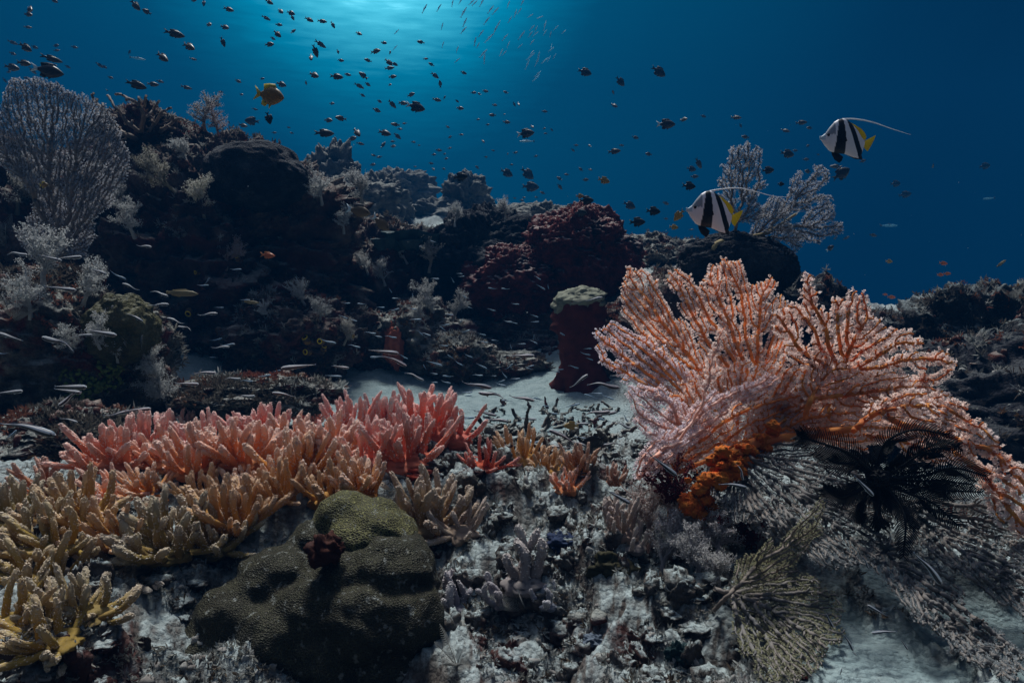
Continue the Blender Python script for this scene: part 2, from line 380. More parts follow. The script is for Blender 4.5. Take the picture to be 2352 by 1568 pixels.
fg = 'hazy rocks far behind'
for i, (px, py, D, rr, sd, lab) in enumerate([
    (768, 440, 7.0, (.24, .25, .40), 31, 'hazy blue pinnacle of reef rock beside the wall'),
    (800, 495, 6.6, (.42, .35, .28), 32, 'hazy hump of reef rock at the foot of the pinnacle'),
    (880, 475, 7.4, (.25, .25, .28), 33, 'hazy blue hump of rock right of the pinnacle'),
    (1070, 462, 8.2, (.24, .25, .27), 34, 'hazy horn-shaped rock standing alone on the far reef'),
    (985, 505, 8.0, (.35, .25, .20), 35, 'low hazy rock left of the lone horn-shaped rock'),
    (925, 440, 10.5, (.42, .35, .28), 36, 'faintest hazy rock, farthest back on the far reef'),
    (1255, 520, 6.2, (.24, .2, .17), 37, 'hazy rock peeping over the red sponge boulders'),
    (1180, 512, 6.6, (.30, .2, .15), 38, 'hazy rock peeping over the jet black mound')]):
    boulder('far_reef_rock', lab, px, py, D, rr, sd, M['far'], amp=.42, freq=2.0, crust=.10, res=(90, 60), group=fg)

off = np.cumsum([0] + [len(v) for v in BV[:-1]])
bvh = BVHTree.FromPolygons(np.concatenate(BV).tolist(), np.concatenate([t + o for t, o in zip(BT, off)]).tolist())
def hit(px, py):
    d = ray(px, py).normalized(); loc, nor, i, t = bvh.ray_cast(Vector((0, 0, CAMZ)), d)
    if loc is None: return None, None
    if nor.dot(d) > 0: nor = -nor
    return loc, nor
def ground(x, y):
    loc, nor, i, t = bvh.ray_cast(Vector((x, y, 1.2)), Vector((0, 0, -1)))
    return loc.z if loc else 0.2

# ------------------------------------------------------------------ finger corals
def obj_color_mat(name, tipc, tipf, trans=.15, bs=.35):
    m, nt, b = new_mat(name)
    oi = node(nt, 'ShaderNodeObjectInfo'); at = node(nt, 'ShaderNodeAttribute', attribute_name='tip')
    co = node(nt, 'ShaderNodeTexCoord').outputs['Object']
    n1 = node(nt, 'ShaderNodeTexNoise', {'Vector': co, 'Scale': 9.0, 'Detail': 5})
    f = node(nt, 'ShaderNodeMath', {0: at.outputs['Fac'], 1: tipf}, operation='MULTIPLY')
    f = node(nt, 'ShaderNodeMath', {0: f.outputs[0], 1: oi.outputs['Alpha']}, operation='MULTIPLY')
    c = mixc(nt, f.outputs[0], oi.outputs['Color'], tipc)
    c = mixc(nt, node(nt, 'ShaderNodeMapRange', {0: n1.outputs['Fac'], 1: .5, 2: .75, 4: .18}).outputs[0], c, (.45, .36, .32))
    nt.links.new(c, b.inputs['Base Color']); b.inputs['Roughness'].default_value = .7
    n2 = node(nt, 'ShaderNodeTexNoise', {'Vector': co, 'Scale': 42.0, 'Detail': 3})
    bump(nt, b, n2.outputs['Fac'], bs, .02)
    t = node(nt, 'ShaderNodeBsdfTranslucent'); nt.links.new(c, t.inputs[0])
    s = node(nt, 'ShaderNodeMixShader', {0: trans, 1: b.outputs[0], 2: t.outputs[0]})
    nt.links.new(s.outputs[0], nt.nodes['Material Output'].inputs[0]); return m
M['finger'] = obj_color_mat('finger_coral_mat', (.95, .86, .82), .72, .26)
OCT = np.array([(1, 0, 0), (-1, 0, 0), (0, 1, 0), (0, -1, 0), (0, 0, 1), (0, 0, -1)], float)
OCTF = np.array([(0, 2, 4), (2, 1, 4), (1, 3, 4), (3, 0, 4), (2, 0, 5), (1, 2, 5), (3, 1, 5), (0, 3, 5)])
def blobs(bag, C, r, a=1.0, st=None):
    """many small rounded knobs"""
    C = np.asarray(C, float); n = len(C); r = np.broadcast_to(np.asarray(r, float), (n,))
    j = 1 + .35 * rng.normal(size=(n, 6, 1)) * .6
    V = C[:, None] + OCT[None] * r[:, None, None] * j
    T = (np.arange(n)[:, None, None] * 6 + OCTF[None]).reshape(-1, 3)
    bag.add(V, None, T, a if np.ndim(a) == 0 else np.repeat(a, 6))
def finger_mesh(i, fork=False, knobby=1.0):
    rg_ = np.random.default_rng(100 + i); bag = Bag()
    def one(p0, d0, L, r0, bend, n=15, k=11):
        d = np.array(d0, float); p = np.array(p0, float); pts = []; 
        for s in range(n):
            pts.append(p.copy()); d = d + bend / n + rg_.normal(size=3) * .085; d /= np.linalg.norm(d); p = p + d * L / (n - 1)
        pts = np.array(pts); t = np.linspace(0, 1, n)
        r = r0 * (1.06 - .24 * t + .09 * np.sin(t * 9 + i)); r *= np.sqrt(np.clip(1 - np.clip((t - .86) / .15, 0, 1) ** 2, .02, 1))
        V, Q = tubes(pts, r, np.arange(-1, n - 1), k)
        V = V + np.repeat((pts * 0), k, 0)
        # lumpy skin
        q = fbm(V * 9 + i * 5, 2)[:, None]; c = np.repeat(pts, k, 0); V = c + (V - c) * (1 + .26 * q)
        ta = np.repeat(np.clip((t - .50) * 1.5, 0, .62), k)
        bag.add(V, Q, None, ta)
        nb = int(85 * L * knobby); tt = rg_.random(nb) ** .75 * .84 + .16; an = rg_.random(nb) * 6.283
        ci = np.stack([np.interp(tt, t, pts[:, a]) for a in range(3)], -1); ri = np.interp(tt, t, r)
        e = np.stack([np.cos(an), np.sin(an), 0 * an], -1)
        ax = np.gradient(pts, axis=0); ax /= np.linalg.norm(ax, axis=1)[:, None]; ai = np.stack([np.interp(tt, t, ax[:, a]) for a in range(3)], -1)
        e = e - (e * ai).sum(1)[:, None] * ai; e /= np.linalg.norm(e, axis=1)[:, None]
        blobs(bag, ci + e * ri[:, None] * 1.0, r0 * (.15 + .20 * rg_.random(nb) ** 2), .75 + .45 * rg_.random(nb))
        nb = 9; e = rg_.normal(size=(nb, 3)); e /= np.linalg.norm(e, axis=1)[:, None]
        blobs(bag, pts[-1] - ax[-1] * r0 * .5 + e * r0 * .62, r0 * .24, .9)
        return pts, ax
    bend = np.array([.5 + .75 * rg_.random(), .4 * rg_.normal(), 0])
    pts, ax = one((0, 0, 0), (-.15, 0, 1), 1.0, .082 + .022 * rg_.random(), bend)
    if fork:
        s = rg_.integers(5, 8); a = rg_.random() * 6.28
        one(pts[s], ax[s] * .8 + np.array([math.cos(a), math.sin(a), .3]) * .75, .42 + .2 * rg_.random(), .068, np.array([-.7 * math.cos(a), -.7 * math.sin(a), .5]), n=10)
    return bag.mesh('branch', True, 'tip')
FING = [finger_mesh(i, i % 3 == 2) for i in range(14)]
for me in FING: me.materials.append(M['finger'])
def base_mesh(i):
    V, Q = boulder_mesh((1, 1, .55), 40 + i, .30, 1.5, .08, 6, (40, 24)); return mesh_from('base', V, Q, attr={'tip': np.zeros(len(V))})
BASES = [base_mesh(i) for i in range(4)]
for me in BASES: me.materials.append(M['finger'])
def colony(px, py, size, n_, colr, label, spread=1.0, lean=(0, 0, 0), name='finger_coral', group='finger corals on the pale mound', D=None, wide=1.0, thick=1.0, sink=.12):
    loc, nor = (P(px, py, D), Vector((0, 0, 1))) if D else hit(px, py)
    root = empty(name, loc); tag(root, label, 'coral', group)
    ks = list(root.keys()); lean = Vector(lean)
    bs = size * .30 * wide
    bo = link('base', BASES[random.randrange(4)], None, root); bo.scale = (bs, bs, bs * .8); bo.rotation_euler.z = random.random() * 6.28
    bo.color = (colr[0] * .8, colr[1] * .8, colr[2] * .8, 1)
    n = int(n_ * 1.35)
    for i in range(n):
        az = i * 2.39996 + random.uniform(-.4, .4); u = math.sqrt((i + .5) / n); tl = u * spread * random.uniform(.75, 1.1)
        d = Vector((math.cos(az) * math.sin(tl), math.sin(az) * math.sin(tl), math.cos(tl))) + lean * random.uniform(.7, 1.2); d.normalize()
        o = link('branch', FING[random.randrange(len(FING))], None, root)
        L = size * 1.02 * random.uniform(.60, 1.15) * (1.0 - .12 * u)
        upn = Vector((0, 0, 1)) - d * d.z
        x = upn.normalized() if upn.length > .05 else Vector((1, 0, 0)).cross(d).normalized()
        x = (x + Vector((random.gauss(0, .35), random.gauss(0, .35), random.gauss(0, .2)))); x = (x - d * x.dot(d)).normalized()
        y = d.cross(x)
        rm = Matrix((x, y, d)).transposed()
        th = size * thick * random.uniform(.66, .92)
        o.rotation_euler = rm.to_euler(); o.scale = (th, th, L)
        o.location = Vector((d.x * bs * .75 * (.25 + u), d.y * bs * .75 * (.25 + u), size * (-.02 + .04 * random.random())))
        v = random.uniform(.86, 1.12); h = random.uniform(-.03, .03)
        o.color = (min(1, colr[0] * v), max(0, colr[1] * v + h * .5), max(0, colr[2] * v + h * .3), 1 if colr[0] > .65 else .62)
    return root
PINK = (.86, .22, .15); PINK2 = (.88, .31, .23); SAL = (.82, .30, .12); ORA = (.70, .29, .06); AMB = (.58, .29, .07)
OLI = (.40, .26, .06); OLV = (.30, .21, .07); TAN = (.34, .21, .12); LAV = (.30, .28, .32); RED = (.62, .11, .05)
COL = [
 (885, 985, .118, 20, PINK, 'tallest coral-red finger coral, at the back beside the sand channel', .62),
 (985, 1000, .100, 16, PINK, 'coral-red finger coral leaning over the sand channel edge', .75),
 (1035, 1010, .085, 12, (.70, .20, .15), 'coral-red finger coral at the right end of the pink colonies', .95),
 (800, 1000, .100, 15, PINK, 'slim pink finger coral left of the tallest coral-red one', .7),
 (935, 1065, .100, 17, (.74, .20, .12), 'thick red-pink finger coral in front of the tallest coral-red one', .85),
 (850, 1065, .085, 15, PINK2, 'pale tipped pink finger coral in the middle of the mound', .85),
 (705, 985, .085, 17, PINK2, 'whitish pink finger coral behind the middle of the mound', .85),
 (610, 985, .085, 17, PINK2, 'whitish pink finger coral beside the low dusty rock', .9),
 (520, 995, .085, 18, PINK, 'rose pink finger coral at the rear left of the mound', .9),
 (420, 1010, .085, 18, PINK2, 'bushy pale pink finger coral on the upper left slope', 1.0),
 (335, 1050, .09, 17, PINK2, 'pale pink finger coral spreading to the left edge of the pink patch', 1.1),
 (265, 1080, .09, 14, (.72, .24, .13), 'salmon finger coral outermost on the left of the pink patch', 1.15),
 (470, 1060, .085, 16, PINK2, 'frosted pink finger coral in the middle of the left pink slope', 1.0),
 (390, 1080, .085, 16, SAL, 'frosted salmon finger coral below the bushy pale pink one', 1.05),
 (600, 1030, .085, 16, PINK, 'rose finger coral between the whitish pink and salmon ones', .9),
 (770, 1040, .085, 15, PINK2, 'frosted pink finger coral directly above the orange-pink one', .85),
 (690, 1110, .085, 15, ORA, 'orange finger coral directly above the amber ones', .95),
 (590, 1130, .085, 15, ORA, 'orange finger coral left of the amber one above the brain coral', 1.0),
 (480, 1150, .085, 15, AMB, 'amber finger coral above the dark olive hand-like one', 1.05),
 (760, 1150, .080, 12, AMB, 'amber finger coral touching the top of the brain coral', .9),
 (270, 1140, .085, 13, SAL, 'salmon orange finger coral behind the olive ones on the left', 1.15),
 (660, 1055, .085, 18, SAL, 'salmon pink finger coral in the heart of the mound', .95),
 (560, 1075, .085, 17, SAL, 'salmon finger coral between the rose pink and the olive ones', 1.0),
 (450, 1090, .080, 17, SAL, 'salmon finger coral above the dark olive cluster', 1.05),
 (750, 1080, .085, 16, SAL, 'orange-pink finger coral above the knobbly brain coral', .9),
 (350, 1125, .080, 14, ORA, 'orange finger coral with long flat lying fingers', 1.15),
 (650, 1140, .085, 16, AMB, 'amber finger coral above left of the brain coral', .95),
 (820, 1140, .085, 14, ORA, 'orange-brown finger coral just above the brain coral', .75),
 (130, 1130, .10, 10, (.50, .18, .07), 'rust orange finger coral standing apart at the far left', .95),
 (545, 1200, .105, 15, AMB, 'amber olive finger coral with upright blunt fingers', .9),
 (200, 1190, .105, 15, (.50, .28, .065), 'olive finger coral lying over the yellow dusted stone', 1.2),
 (60, 1190, .11, 15, OLV, 'greyish olive finger coral at the left edge of the frame', 1.2),
 (395, 1260, .12, 17, OLV, 'dark olive hand-like finger coral on a thick lilac stalk', 1.05),
 (490, 1255, .10, 12, OLV, 'small olive finger coral tucked beside the hand-like one', 1.0),
 (300, 1310, .095, 14, (.30, .24, .17), 'grey-brown finger coral drooping down the left slope', 1.3),
 (90, 1330, .10, 16, OLI, 'mustard finger coral drooping at the lower left', 1.3),
 (200, 1410, .085, 15, OLV, 'mustard brown finger coral lowest on the left slope', 1.3),
 (20, 1430, .095, 15, OLI, 'mustard finger coral in the lower left corner', 1.3),
 (140, 1250, .10, 15, OLI, 'mustard olive finger coral in the middle of the left slope', 1.2),
 (30, 1270, .10, 14, OLV, 'dull olive finger coral under the greyish one at the left edge', 1.2),
 (130, 1470, .085, 13, OLI, 'mustard finger coral right of the lower left corner one', 1.3),
 (270, 1235, .095, 14, AMB, 'amber finger coral left of the hand-like one', 1.15),
 (985, 1215, .115, 15, (.36, .235, .12), 'tan finger coral with a spread lilac base beside the brain coral', 1.0),
 (1060, 1225, .075, 7, (.40, .29, .22), 'pale tan finger coral with one long arm lying to the right', 1.2),
 (1195, 1060, .065, 14, AMB, 'amber finger coral left one of the small amber patch', 1.0),
 (1265, 1085, .065, 14, AMB, 'amber finger coral in the centre of the small amber patch', 1.0),
 (1330, 1080, .055, 12, (.46, .20, .07), 'rusty amber finger coral at the back of the small amber patch', .9),
 (1300, 1125, .050, 9, SAL, 'small orange finger coral at the front of the amber patch', 1.0),
 (1110, 1075, .060, 9, RED, 'red finger coral with fingers lying flat on the dusty mound', 1.4),
 (1410, 1115, .050, 9, (.42, .17, .08), 'little brown-red finger coral near the foot of the orange fan', .8),
 (1420, 1225, .070, 9, (.38, .27, .22), 'pale brown finger coral with stiff fingers on the grey rubble', .8),
 (1450, 1255, .050, 5, (.42, .35, .33), 'small pale finger coral in front of the stiff-fingered one', .9),
]
for c in COL:
    low = c[1] > 1120 and c[0] < 720; tall = c[0] > 770 and c[1] < 1070
    up = not low and not tall and c[0] < 770 and c[1] < 1115
    colony(c[0], c[1] + (8 if low else -10 if up else 0), c[2] * (1.18 if up else 1) * (.92 if low else 1.28 if tall else 1.0), int(c[3] * (1.7 if low else 1.0 if tall else 1.55)), c[4], c[5], spread=c[6] * (1.35 if low else 1.12), lean=(-.55, -.30, -.1) if low and c[0] < 450 else (-.3, -.1, 0) if c[0] < 420 else (0, 0, 0), thick=.70 if low else .60 if tall else .74, wide=1.0 if low else 1.25)
LC = 'lilac finger corals on the grey rubble'
colony(1040, 1400, .058, 4, LAV, 'pale lilac finger coral with four blunt lobes', 1.1, name='finger_coral', group=LC, thick=1.35)
colony(1205, 1340, .092, 5, (.30, .26, .25), 'tall lilac-brown finger coral with fused upright fingers', .45, group=LC, thick=1.05)
colony(1150, 1385, .045, 4, LAV, 'stubby lilac finger coral left of the tall fused one', .9, group=LC, thick=1.3)
colony(1255, 1390, .04, 4, (.28, .30, .36), 'bluish lilac finger coral right of the tall fused one', 1.1, group=LC, thick=1.3)

# ------------------------------------------------------------------ brain coral in front
def brain_mat():
    m, nt, b = new_mat('brain_coral_mat')
    co = node(nt, 'ShaderNodeTexCoord').outputs['Object']
    v = node(nt, 'ShaderNodeTexVoronoi', {'Vector': co, 'Scale': 300.0}, feature='DISTANCE_TO_EDGE')
    f = node(nt, 'ShaderNodeMapRange', {0: v.outputs['Distance'], 1: .02, 2: .22})
    n1 = node(nt, 'ShaderNodeTexNoise', {'Vector': co, 'Scale': 14.0, 'Detail': 4})
    ca = ramp_node(nt, n1.outputs['Fac'], [(.35, (.050, .046, .030)), (.6, (.085, .080, .050))]).outputs[0]
    oi = node(nt, 'ShaderNodeObjectInfo')
    ca = mixc(nt, 1.0, ca, oi.outputs['Color'], 'MULTIPLY')
    c = mixc(nt, f.outputs[0], ca, (.028, .024, .016))
    n3 = node(nt, 'ShaderNodeTexNoise', {'Vector': co, 'Scale': 90.0, 'Detail': 6})
    c = mixc(nt, node(nt, 'ShaderNodeMapRange', {0: n3.outputs['Fac'], 1: .60, 2: .70, 4: .45}).outputs[0], c, (.42, .44, .42))
    nt.links.new(c, b.inputs['Base Color'])
    i = node(nt, 'ShaderNodeMath', {0: 1.0, 1: f.outputs[0]}, operation='SUBTRACT')
    bump(nt, b, i.outputs[0], .8, .006); b.inputs['Roughness'].default_value = .6; return m
M['brain'] = brain_mat()
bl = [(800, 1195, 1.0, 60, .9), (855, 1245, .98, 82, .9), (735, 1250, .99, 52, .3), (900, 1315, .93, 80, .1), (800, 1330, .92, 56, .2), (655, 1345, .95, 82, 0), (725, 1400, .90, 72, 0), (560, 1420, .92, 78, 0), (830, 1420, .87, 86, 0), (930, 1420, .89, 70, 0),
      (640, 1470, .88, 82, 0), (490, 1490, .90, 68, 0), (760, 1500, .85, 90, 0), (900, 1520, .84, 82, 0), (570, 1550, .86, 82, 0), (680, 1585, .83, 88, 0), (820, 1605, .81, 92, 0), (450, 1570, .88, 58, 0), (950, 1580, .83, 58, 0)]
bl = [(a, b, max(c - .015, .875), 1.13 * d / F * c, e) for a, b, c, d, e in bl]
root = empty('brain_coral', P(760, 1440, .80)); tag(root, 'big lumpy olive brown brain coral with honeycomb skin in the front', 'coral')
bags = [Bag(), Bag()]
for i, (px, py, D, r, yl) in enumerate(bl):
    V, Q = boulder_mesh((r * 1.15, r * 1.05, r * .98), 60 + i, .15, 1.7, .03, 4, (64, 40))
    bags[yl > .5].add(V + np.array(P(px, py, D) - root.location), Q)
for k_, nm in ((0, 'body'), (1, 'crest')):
    o = link(nm, bags[k_].mesh(nm), M['brain'], root); o.color = (2.6, 2.6, 1.7, 1) if k_ else (.8, .82, .8, 1)  # body colour darkened for the shadow below, crest kept bright; its yellow is real
    q = o.modifiers.new('merge', 'REMESH'); q.mode = 'VOXEL'; q.voxel_size = .0045; q.use_smooth_shade = True
    q = o.modifiers.new('soften', 'SMOOTH'); q.factor = .5; q.iterations = 2
V, Q = boulder_mesh((.020, .018, .018), 91, .4, 2, .1, 6, (50, 30))
tag(link('encrusting_sponge', mesh_from('encrusting_sponge', V, Q), plain_mat('dark_red_sponge_mat', (.025, .008, .006), (.05, .014, .008), 40), None, P(745, 1262, .88)), 'dark red knob of sponge on the brain coral', 'sponge')

# ------------------------------------------------------------------ gorgonian sea fans
def in_poly(pts, poly):
    x, y = pts[:, 0], pts[:, 1]; c = np.zeros(len(pts), bool); j = len(poly) - 1
    for i in range(len(poly)):
        xi, yi = poly[i]; xj, yj = poly[j]
        if yi != yj: c ^= ((yi > y) != (yj > y)) & (x < (xj - xi) * (y - yi) / (yj - yi) + xi)
        j = i
    return c
def colonize(poly, root, step=5.0, kill=6.0, infl=60.0, dens=1 / 45., seed=0, inertia=.35, maxit=260, jit=.2, gate=-.30):
    r_ = np.random.default_rng(seed); poly = np.asarray(poly, float); lo, hi = poly.min(0), poly.max(0)
    n = int((hi - lo).prod() * dens); A = r_.random((n, 2)) * (hi - lo) + lo; w_ = np.concatenate([A / 24., np.full((len(A), 1), seed * 5.3)], 1); A = A[in_poly(A + 15 * np.stack([perlin(w_), perlin(w_ + 50)], 1), poly)]; A = A[perlin(np.concatenate([A / 26., np.full((len(A), 1), seed * 3.1)], 1)) > gate]
    # ragged outline
    pts = [np.array(root, float)]; par = [-1]; dirs = [None]
    nd = np.full(len(A), 1e9); ni = np.zeros(len(A), int); live = np.ones(len(A), bool)
    def upd(k0):
        new = np.array(pts[k0:]); idx = np.where(live)[0]
        if not len(idx) or not len(new): return
        d = np.linalg.norm(A[idx][:, None] - new[None], axis=2); m = d.argmin(1); dm = d[np.arange(len(idx)), m]
        b = dm < nd[idx]; nd[idx[b]] = dm[b]; ni[idx[b]] = m[b] + k0
        live[idx[nd[idx] < kill]] = False
    upd(0); last = 0
    for it in range(maxit):
        idx = np.where(live & (nd < infl))[0]; k0 = len(pts)
        if not live.any(): break
        if not len(idx):
            j = np.where(live)[0][nd[live].argmin()]; s = ni[j]; d = A[j] - pts[s]; d /= np.linalg.norm(d)
            pts.append(pts[s] + d * step); par.append(s); dirs.append(d); upd(k0); continue
        u = (A[idx] - np.array(pts)[ni[idx]]); u /= np.maximum(np.linalg.norm(u, axis=1), 1e-6)[:, None]
        S = np.zeros((k0, 2)); np.add.at(S, ni[idx], u)
        for s in np.unique(ni[idx]):
            d = S[s]; l = np.linalg.norm(d)
            if l < 1e-3: d = r_.normal(size=2); l = np.linalg.norm(d)
            d = d / l
            if dirs[s] is not None: d = d + inertia * dirs[s]
            d = d + r_.normal(size=2) * jit; d /= np.linalg.norm(d)
            q = pts[s] + d * step
            pts.append(q); par.append(int(s)); dirs.append(d)
        upd(k0)
        # let go of attractors nobody is getting nearer to
        if it - last > 25:
            last = it; st = live & (nd < step * 1.25); live[st] = False
    return np.array(pts), np.array(par)
def leaf_count(par):
    n = len(par); c = np.zeros(n); ch = np.zeros(n, bool); ch[par[par >= 0]] = True; c[~ch] = 1
    for i in range(n - 1, 0, -1): c[par[i]] += c[i]
    return c
def polyps(bag, pos, par, rad, n, reach, size, seed, toward=(0, -1, .25), flat=.35):
    r_ = np.random.default_rng(seed); h = np.where((par >= 0) & (rad < np.quantile(rad, .97)))[0]
    t = pos[h] - pos[par[h]]; L = np.linalg.norm(t, axis=1)[:, None]; t = t / np.maximum(L, 1e-6)
    nrm = np.asarray(toward, float); nrm /= np.linalg.norm(nrm); lat = np.cross(t, nrm); lat /= np.maximum(np.linalg.norm(lat, axis=1), 1e-6)[:, None]
    m = len(h); s = np.where(r_.random((m, n)) < .5, -1., 1.)
    off = -nrm * .0022 + lat[:, None] * (s * (rad[h][:, None] + reach * (.15 + .85 * r_.random((m, n)))))[..., None] + nrm * (reach * flat * r_.normal(size=(m, n)))[..., None] - (t * L)[:, None] * r_.random((m, n))[..., None]
    C = (pos[h][:, None] + off).reshape(-1, 3); k = len(C)
    e1 = r_.normal(size=(k, 3)); e1 /= np.linalg.norm(e1, axis=1)[:, None]; e2 = np.cross(e1, r_.normal(size=(k, 3))); e2 /= np.linalg.norm(e2, axis=1)[:, None]
    sz = size * (.6 + .8 * r_.random((k, 1)))
    V = np.stack([C + e1 * sz, C - e1 * sz * .5 + e2 * sz * .8, C - e1 * sz * .5 - e2 * sz * .8], 1).reshape(-1, 3)
    bag.add(V, None, np.arange(k * 3).reshape(-1, 3))
def fan_mat(name, c1, c2, trans=.4, rough=.7):
    return plain_mat(name, c1, c2, 25, rough, .3, .003, trans)
M['fan_o'] = fan_mat('orange_fan_mat', (.95, .47, .17), (.94, .40, .15), .5)
M['fan_w'] = fan_mat('pale_strand_mat', (.90, .62, .54), (.88, .48, .36), .35)
M['fan_y'] = fan_mat('amber_fan_mat', (.70, .32, .08), (.78, .24, .09), .35)
M['pol_o'] = fan_mat('pink_polyp_mat', (.93, .82, .80), (.93, .74, .66), .55)
M['pol_w'] = fan_mat('lilac_polyp_mat', (.86, .80, .86), (.88, .72, .72), .55)
M['fan_g'] = fan_mat('brown_fan_mat', (.19, .18, .175), (.22, .185, .165), .25)
M['pol_g'] = fan_mat('grey_polyp_mat', (.36, .38, .39), (.28, .29, .30), .4)
M['fan_l'] = fan_mat('grey_fan_mat', (.20, .165, .14), (.26, .21, .18), .3)
M['pol_l'] = fan_mat('white_polyp_mat', (.50, .50, .54), (.40, .41, .44), .45)
M['pol_y'] = fan_mat('olive_polyp_mat', (.40, .38, .24), (.32, .31, .22), .4)
def lobe(parent, poly, rootpx, D0, gx, gy, seed, bm, pm, jit=.2, inertia=.35, gate=-.30, rmin=.00115, rmax=.0045, step=4.2, kill=5.4, dens=1 / 25., npol=36, reach=.0058, psize=.0012, wave=.032, name='branch_fan', fuzz_flat=.15):
    pts, par = colonize(poly, rootpx, step, kill, 70, dens, seed, inertia, 260, jit, gate)
    q = np.concatenate([pts / 90., np.full((len(pts), 1), seed * 1.7)], 1); q2 = np.concatenate([pts / 18., np.full((len(pts), 1), seed * 2.3)], 1)
    D = D0 + gx * (pts[:, 0] - rootpx[0]) / 300. + gy * (pts[:, 1] - rootpx[1]) / 300. + wave * perlin(q) + wave * .35 * perlin(q2)
    pos = PA(pts[:, 0], pts[:, 1], D); rad = np.clip(rmin * leaf_count(par) ** .30, rmin, rmax)
    org = np.array(parent.location) if parent else 0
    bag = Bag(); V, Q = tubes(pos - org, rad, par, 5); bag.add(V, Q)
    o = link(name, bag.mesh(name), M[bm], parent)
    if not npol: return o
    pb = Bag(); polyps(pb, pos - org, par, rad, npol, reach, psize, seed, flat=fuzz_flat)
    p = link('polyps', pb.mesh('polyps', False), M[pm], o if parent else o)
    return o
fan = empty('sea_fan', P(1640, 1090, 1.12)); tag(fan, 'large orange and pink sea fan with many overlapping fronds', 'sea fan')
lobe(fan, [(1430, 620), (1470, 612), (1505, 650), (1535, 700), (1580, 760), (1640, 820), (1680, 900), (1620, 930), (1560, 860), (1500, 790), (1440, 740), (1425, 680)], (1690, 960), 1.20, -.06, 0, 1, 'fan_o', 'pol_o')
lobe(fan, [(1360, 770), (1405, 732), (1440, 760), (1520, 790), (1580, 850), (1640, 920), (1620, 980), (1540, 930), (1450, 880), (1380, 840)], (1670, 1000), 1.14, -.04, 0, 2, 'fan_o', 'pol_w')
lobe(fan, [(1440, 880), (1520, 890), (1600, 950), (1640, 1000), (1540, 1040), (1480, 1010), (1450, 950)], (1600, 1060), 1.08, 0, 0, 3, 'fan_w', 'pol_w')
lobe(fan, [(1530, 630), (1545, 610), (1600, 650), (1645, 600), (1665, 585), (1690, 582), (1720, 650), (1765, 635), (1800, 680), (1820, 760), (1800, 860), (1740, 920), (1690, 900), (1640, 830), (1580, 740)], (1750, 990), 1.17, -.03, .03, 4, 'fan_o', 'pol_o')
lobe(fan, [(1765, 720), (1832, 700), (1845, 640), (1868, 622), (1880, 690), (1930, 690), (1960, 655), (1985, 665), (1995, 720), (2060, 752), (2150, 800), (2225, 800), (2190, 860), (2140, 900), (2040, 880), (1940, 850), (1850, 850), (1790, 800)], (1900, 960), 1.10, .03, .06, 5, 'fan_y', 'pol_o', step=5, kill=8, dens=1 / 40., rmin=.0015, npol=44, reach=.0078, psize=.0013)
lobe(fan, [(1880, 800), (1980, 850), (2100, 860), (2200, 900), (2180, 940), (2100, 970), (2000, 950), (1900, 920), (1820, 900)], (1850, 960), 1.05, .03, 0, 6, 'fan_y', 'pol_o', step=5, kill=6, dens=1 / 36., npol=40, reach=.0066)
lobe(fan, [(1990, 930), (2110, 890), (2200, 920), (2262, 970), (2315, 1040), (2352, 1080), (2440, 1180), (2420, 1290), (2300, 1200), (2250, 1100), (2150, 1010), (2060, 980)], (1960, 990), .95, -.06, 0, 7, 'fan_y', 'pol_o', step=5, kill=8, dens=1 / 40., rmin=.0014, npol=44, reach=.0075, psize=.0013)
lobe(fan, [(1560, 880), (1700, 830), (1850, 840), (1980, 890), (2060, 960), (2010, 1020), (1890, 1020), (1760, 1010), (1640, 1040), (1560, 1060), (1480, 1080), (1500, 1000)], (1700, 1060), 1.13, 0, .05, 8, 'fan_o', 'pol_o')
lobe(fan, [(1760, 900), (1900, 880), (2080, 950), (2200, 1000), (2260, 1080), (2120, 1060), (1990, 1010), (1860, 1000), (1700, 1010)], (1760, 1050), 1.09, 0, 0, 18, 'fan_y', 'pol_o')
lobe(fan, [(1455, 1090), (1500, 1005), (1580, 955), (1660, 895), (1760, 855), (1810, 865), (1720, 925), (1620, 985), (1530, 1050), (1480, 1110)], (1465, 1100), 1.00, .05, 0, 9, 'fan_w', 'pol_w', step=4.4, kill=7, dens=1 / 30., wave=.045)
lobe(fan, [(1600, 960), (1615, 880), (1638, 780), (1668, 735), (1668, 800), (1650, 880)], (1560, 1010), .98, .02, 0, 10, 'fan_w', 'pol_o', step=6, kill=9, dens=1 / 70.)
lobe(fan, [(1500, 1090), (1560, 1000), (1700, 925), (1850, 890), (2000, 925), (2070, 1000), (1960, 1045), (1850, 1005), (1720, 1030), (1600, 1095)], (1540, 1120), 1.04, .02, 0, 31, 'fan_o', 'pol_o', step=4.6, kill=8.5, dens=1 / 40., wave=.05)
# the trunk, overgrown with orange sponge
stem = np.concatenate([path_nodes([P(1590, 1165, .99), P(1640, 1090, 1.0), P(1725, 1020, 1.03), P(1850, 1000, 1.08), P(1960, 985, 1.03)], 26)])
org = np.array(fan.location)
bag = Bag(); V, Q = tubes(stem - org, np.linspace(.012, .005, 26), np.arange(-1, 25), 10)
V = V + .006 * fbm(V * 60, 3)[:, None] * np.sign(V - 0)[:, :] * .5; bag.add(V, Q); link('trunk', bag.mesh('trunk'), M['fan_y'], fan)
bag = Bag()
r_ = np.random.default_rng(5)
for i in range(75):
    t = r_.random() ** 1.2 * .60; c = np.array([np.interp(t, np.linspace(0, 1, 26), stem[:, a]) for a in range(3)]) + r_.normal(size=3) * (.010, .006, .010) + (0, -.008, 0)
    V, Q = boulder_mesh(np.array((.0085, .006, .0065)) * (.4 + .8 * r_.random()), i + 200, .55, 2.4, .28, 5, (26, 18)); bag.add(V + c - org, Q)
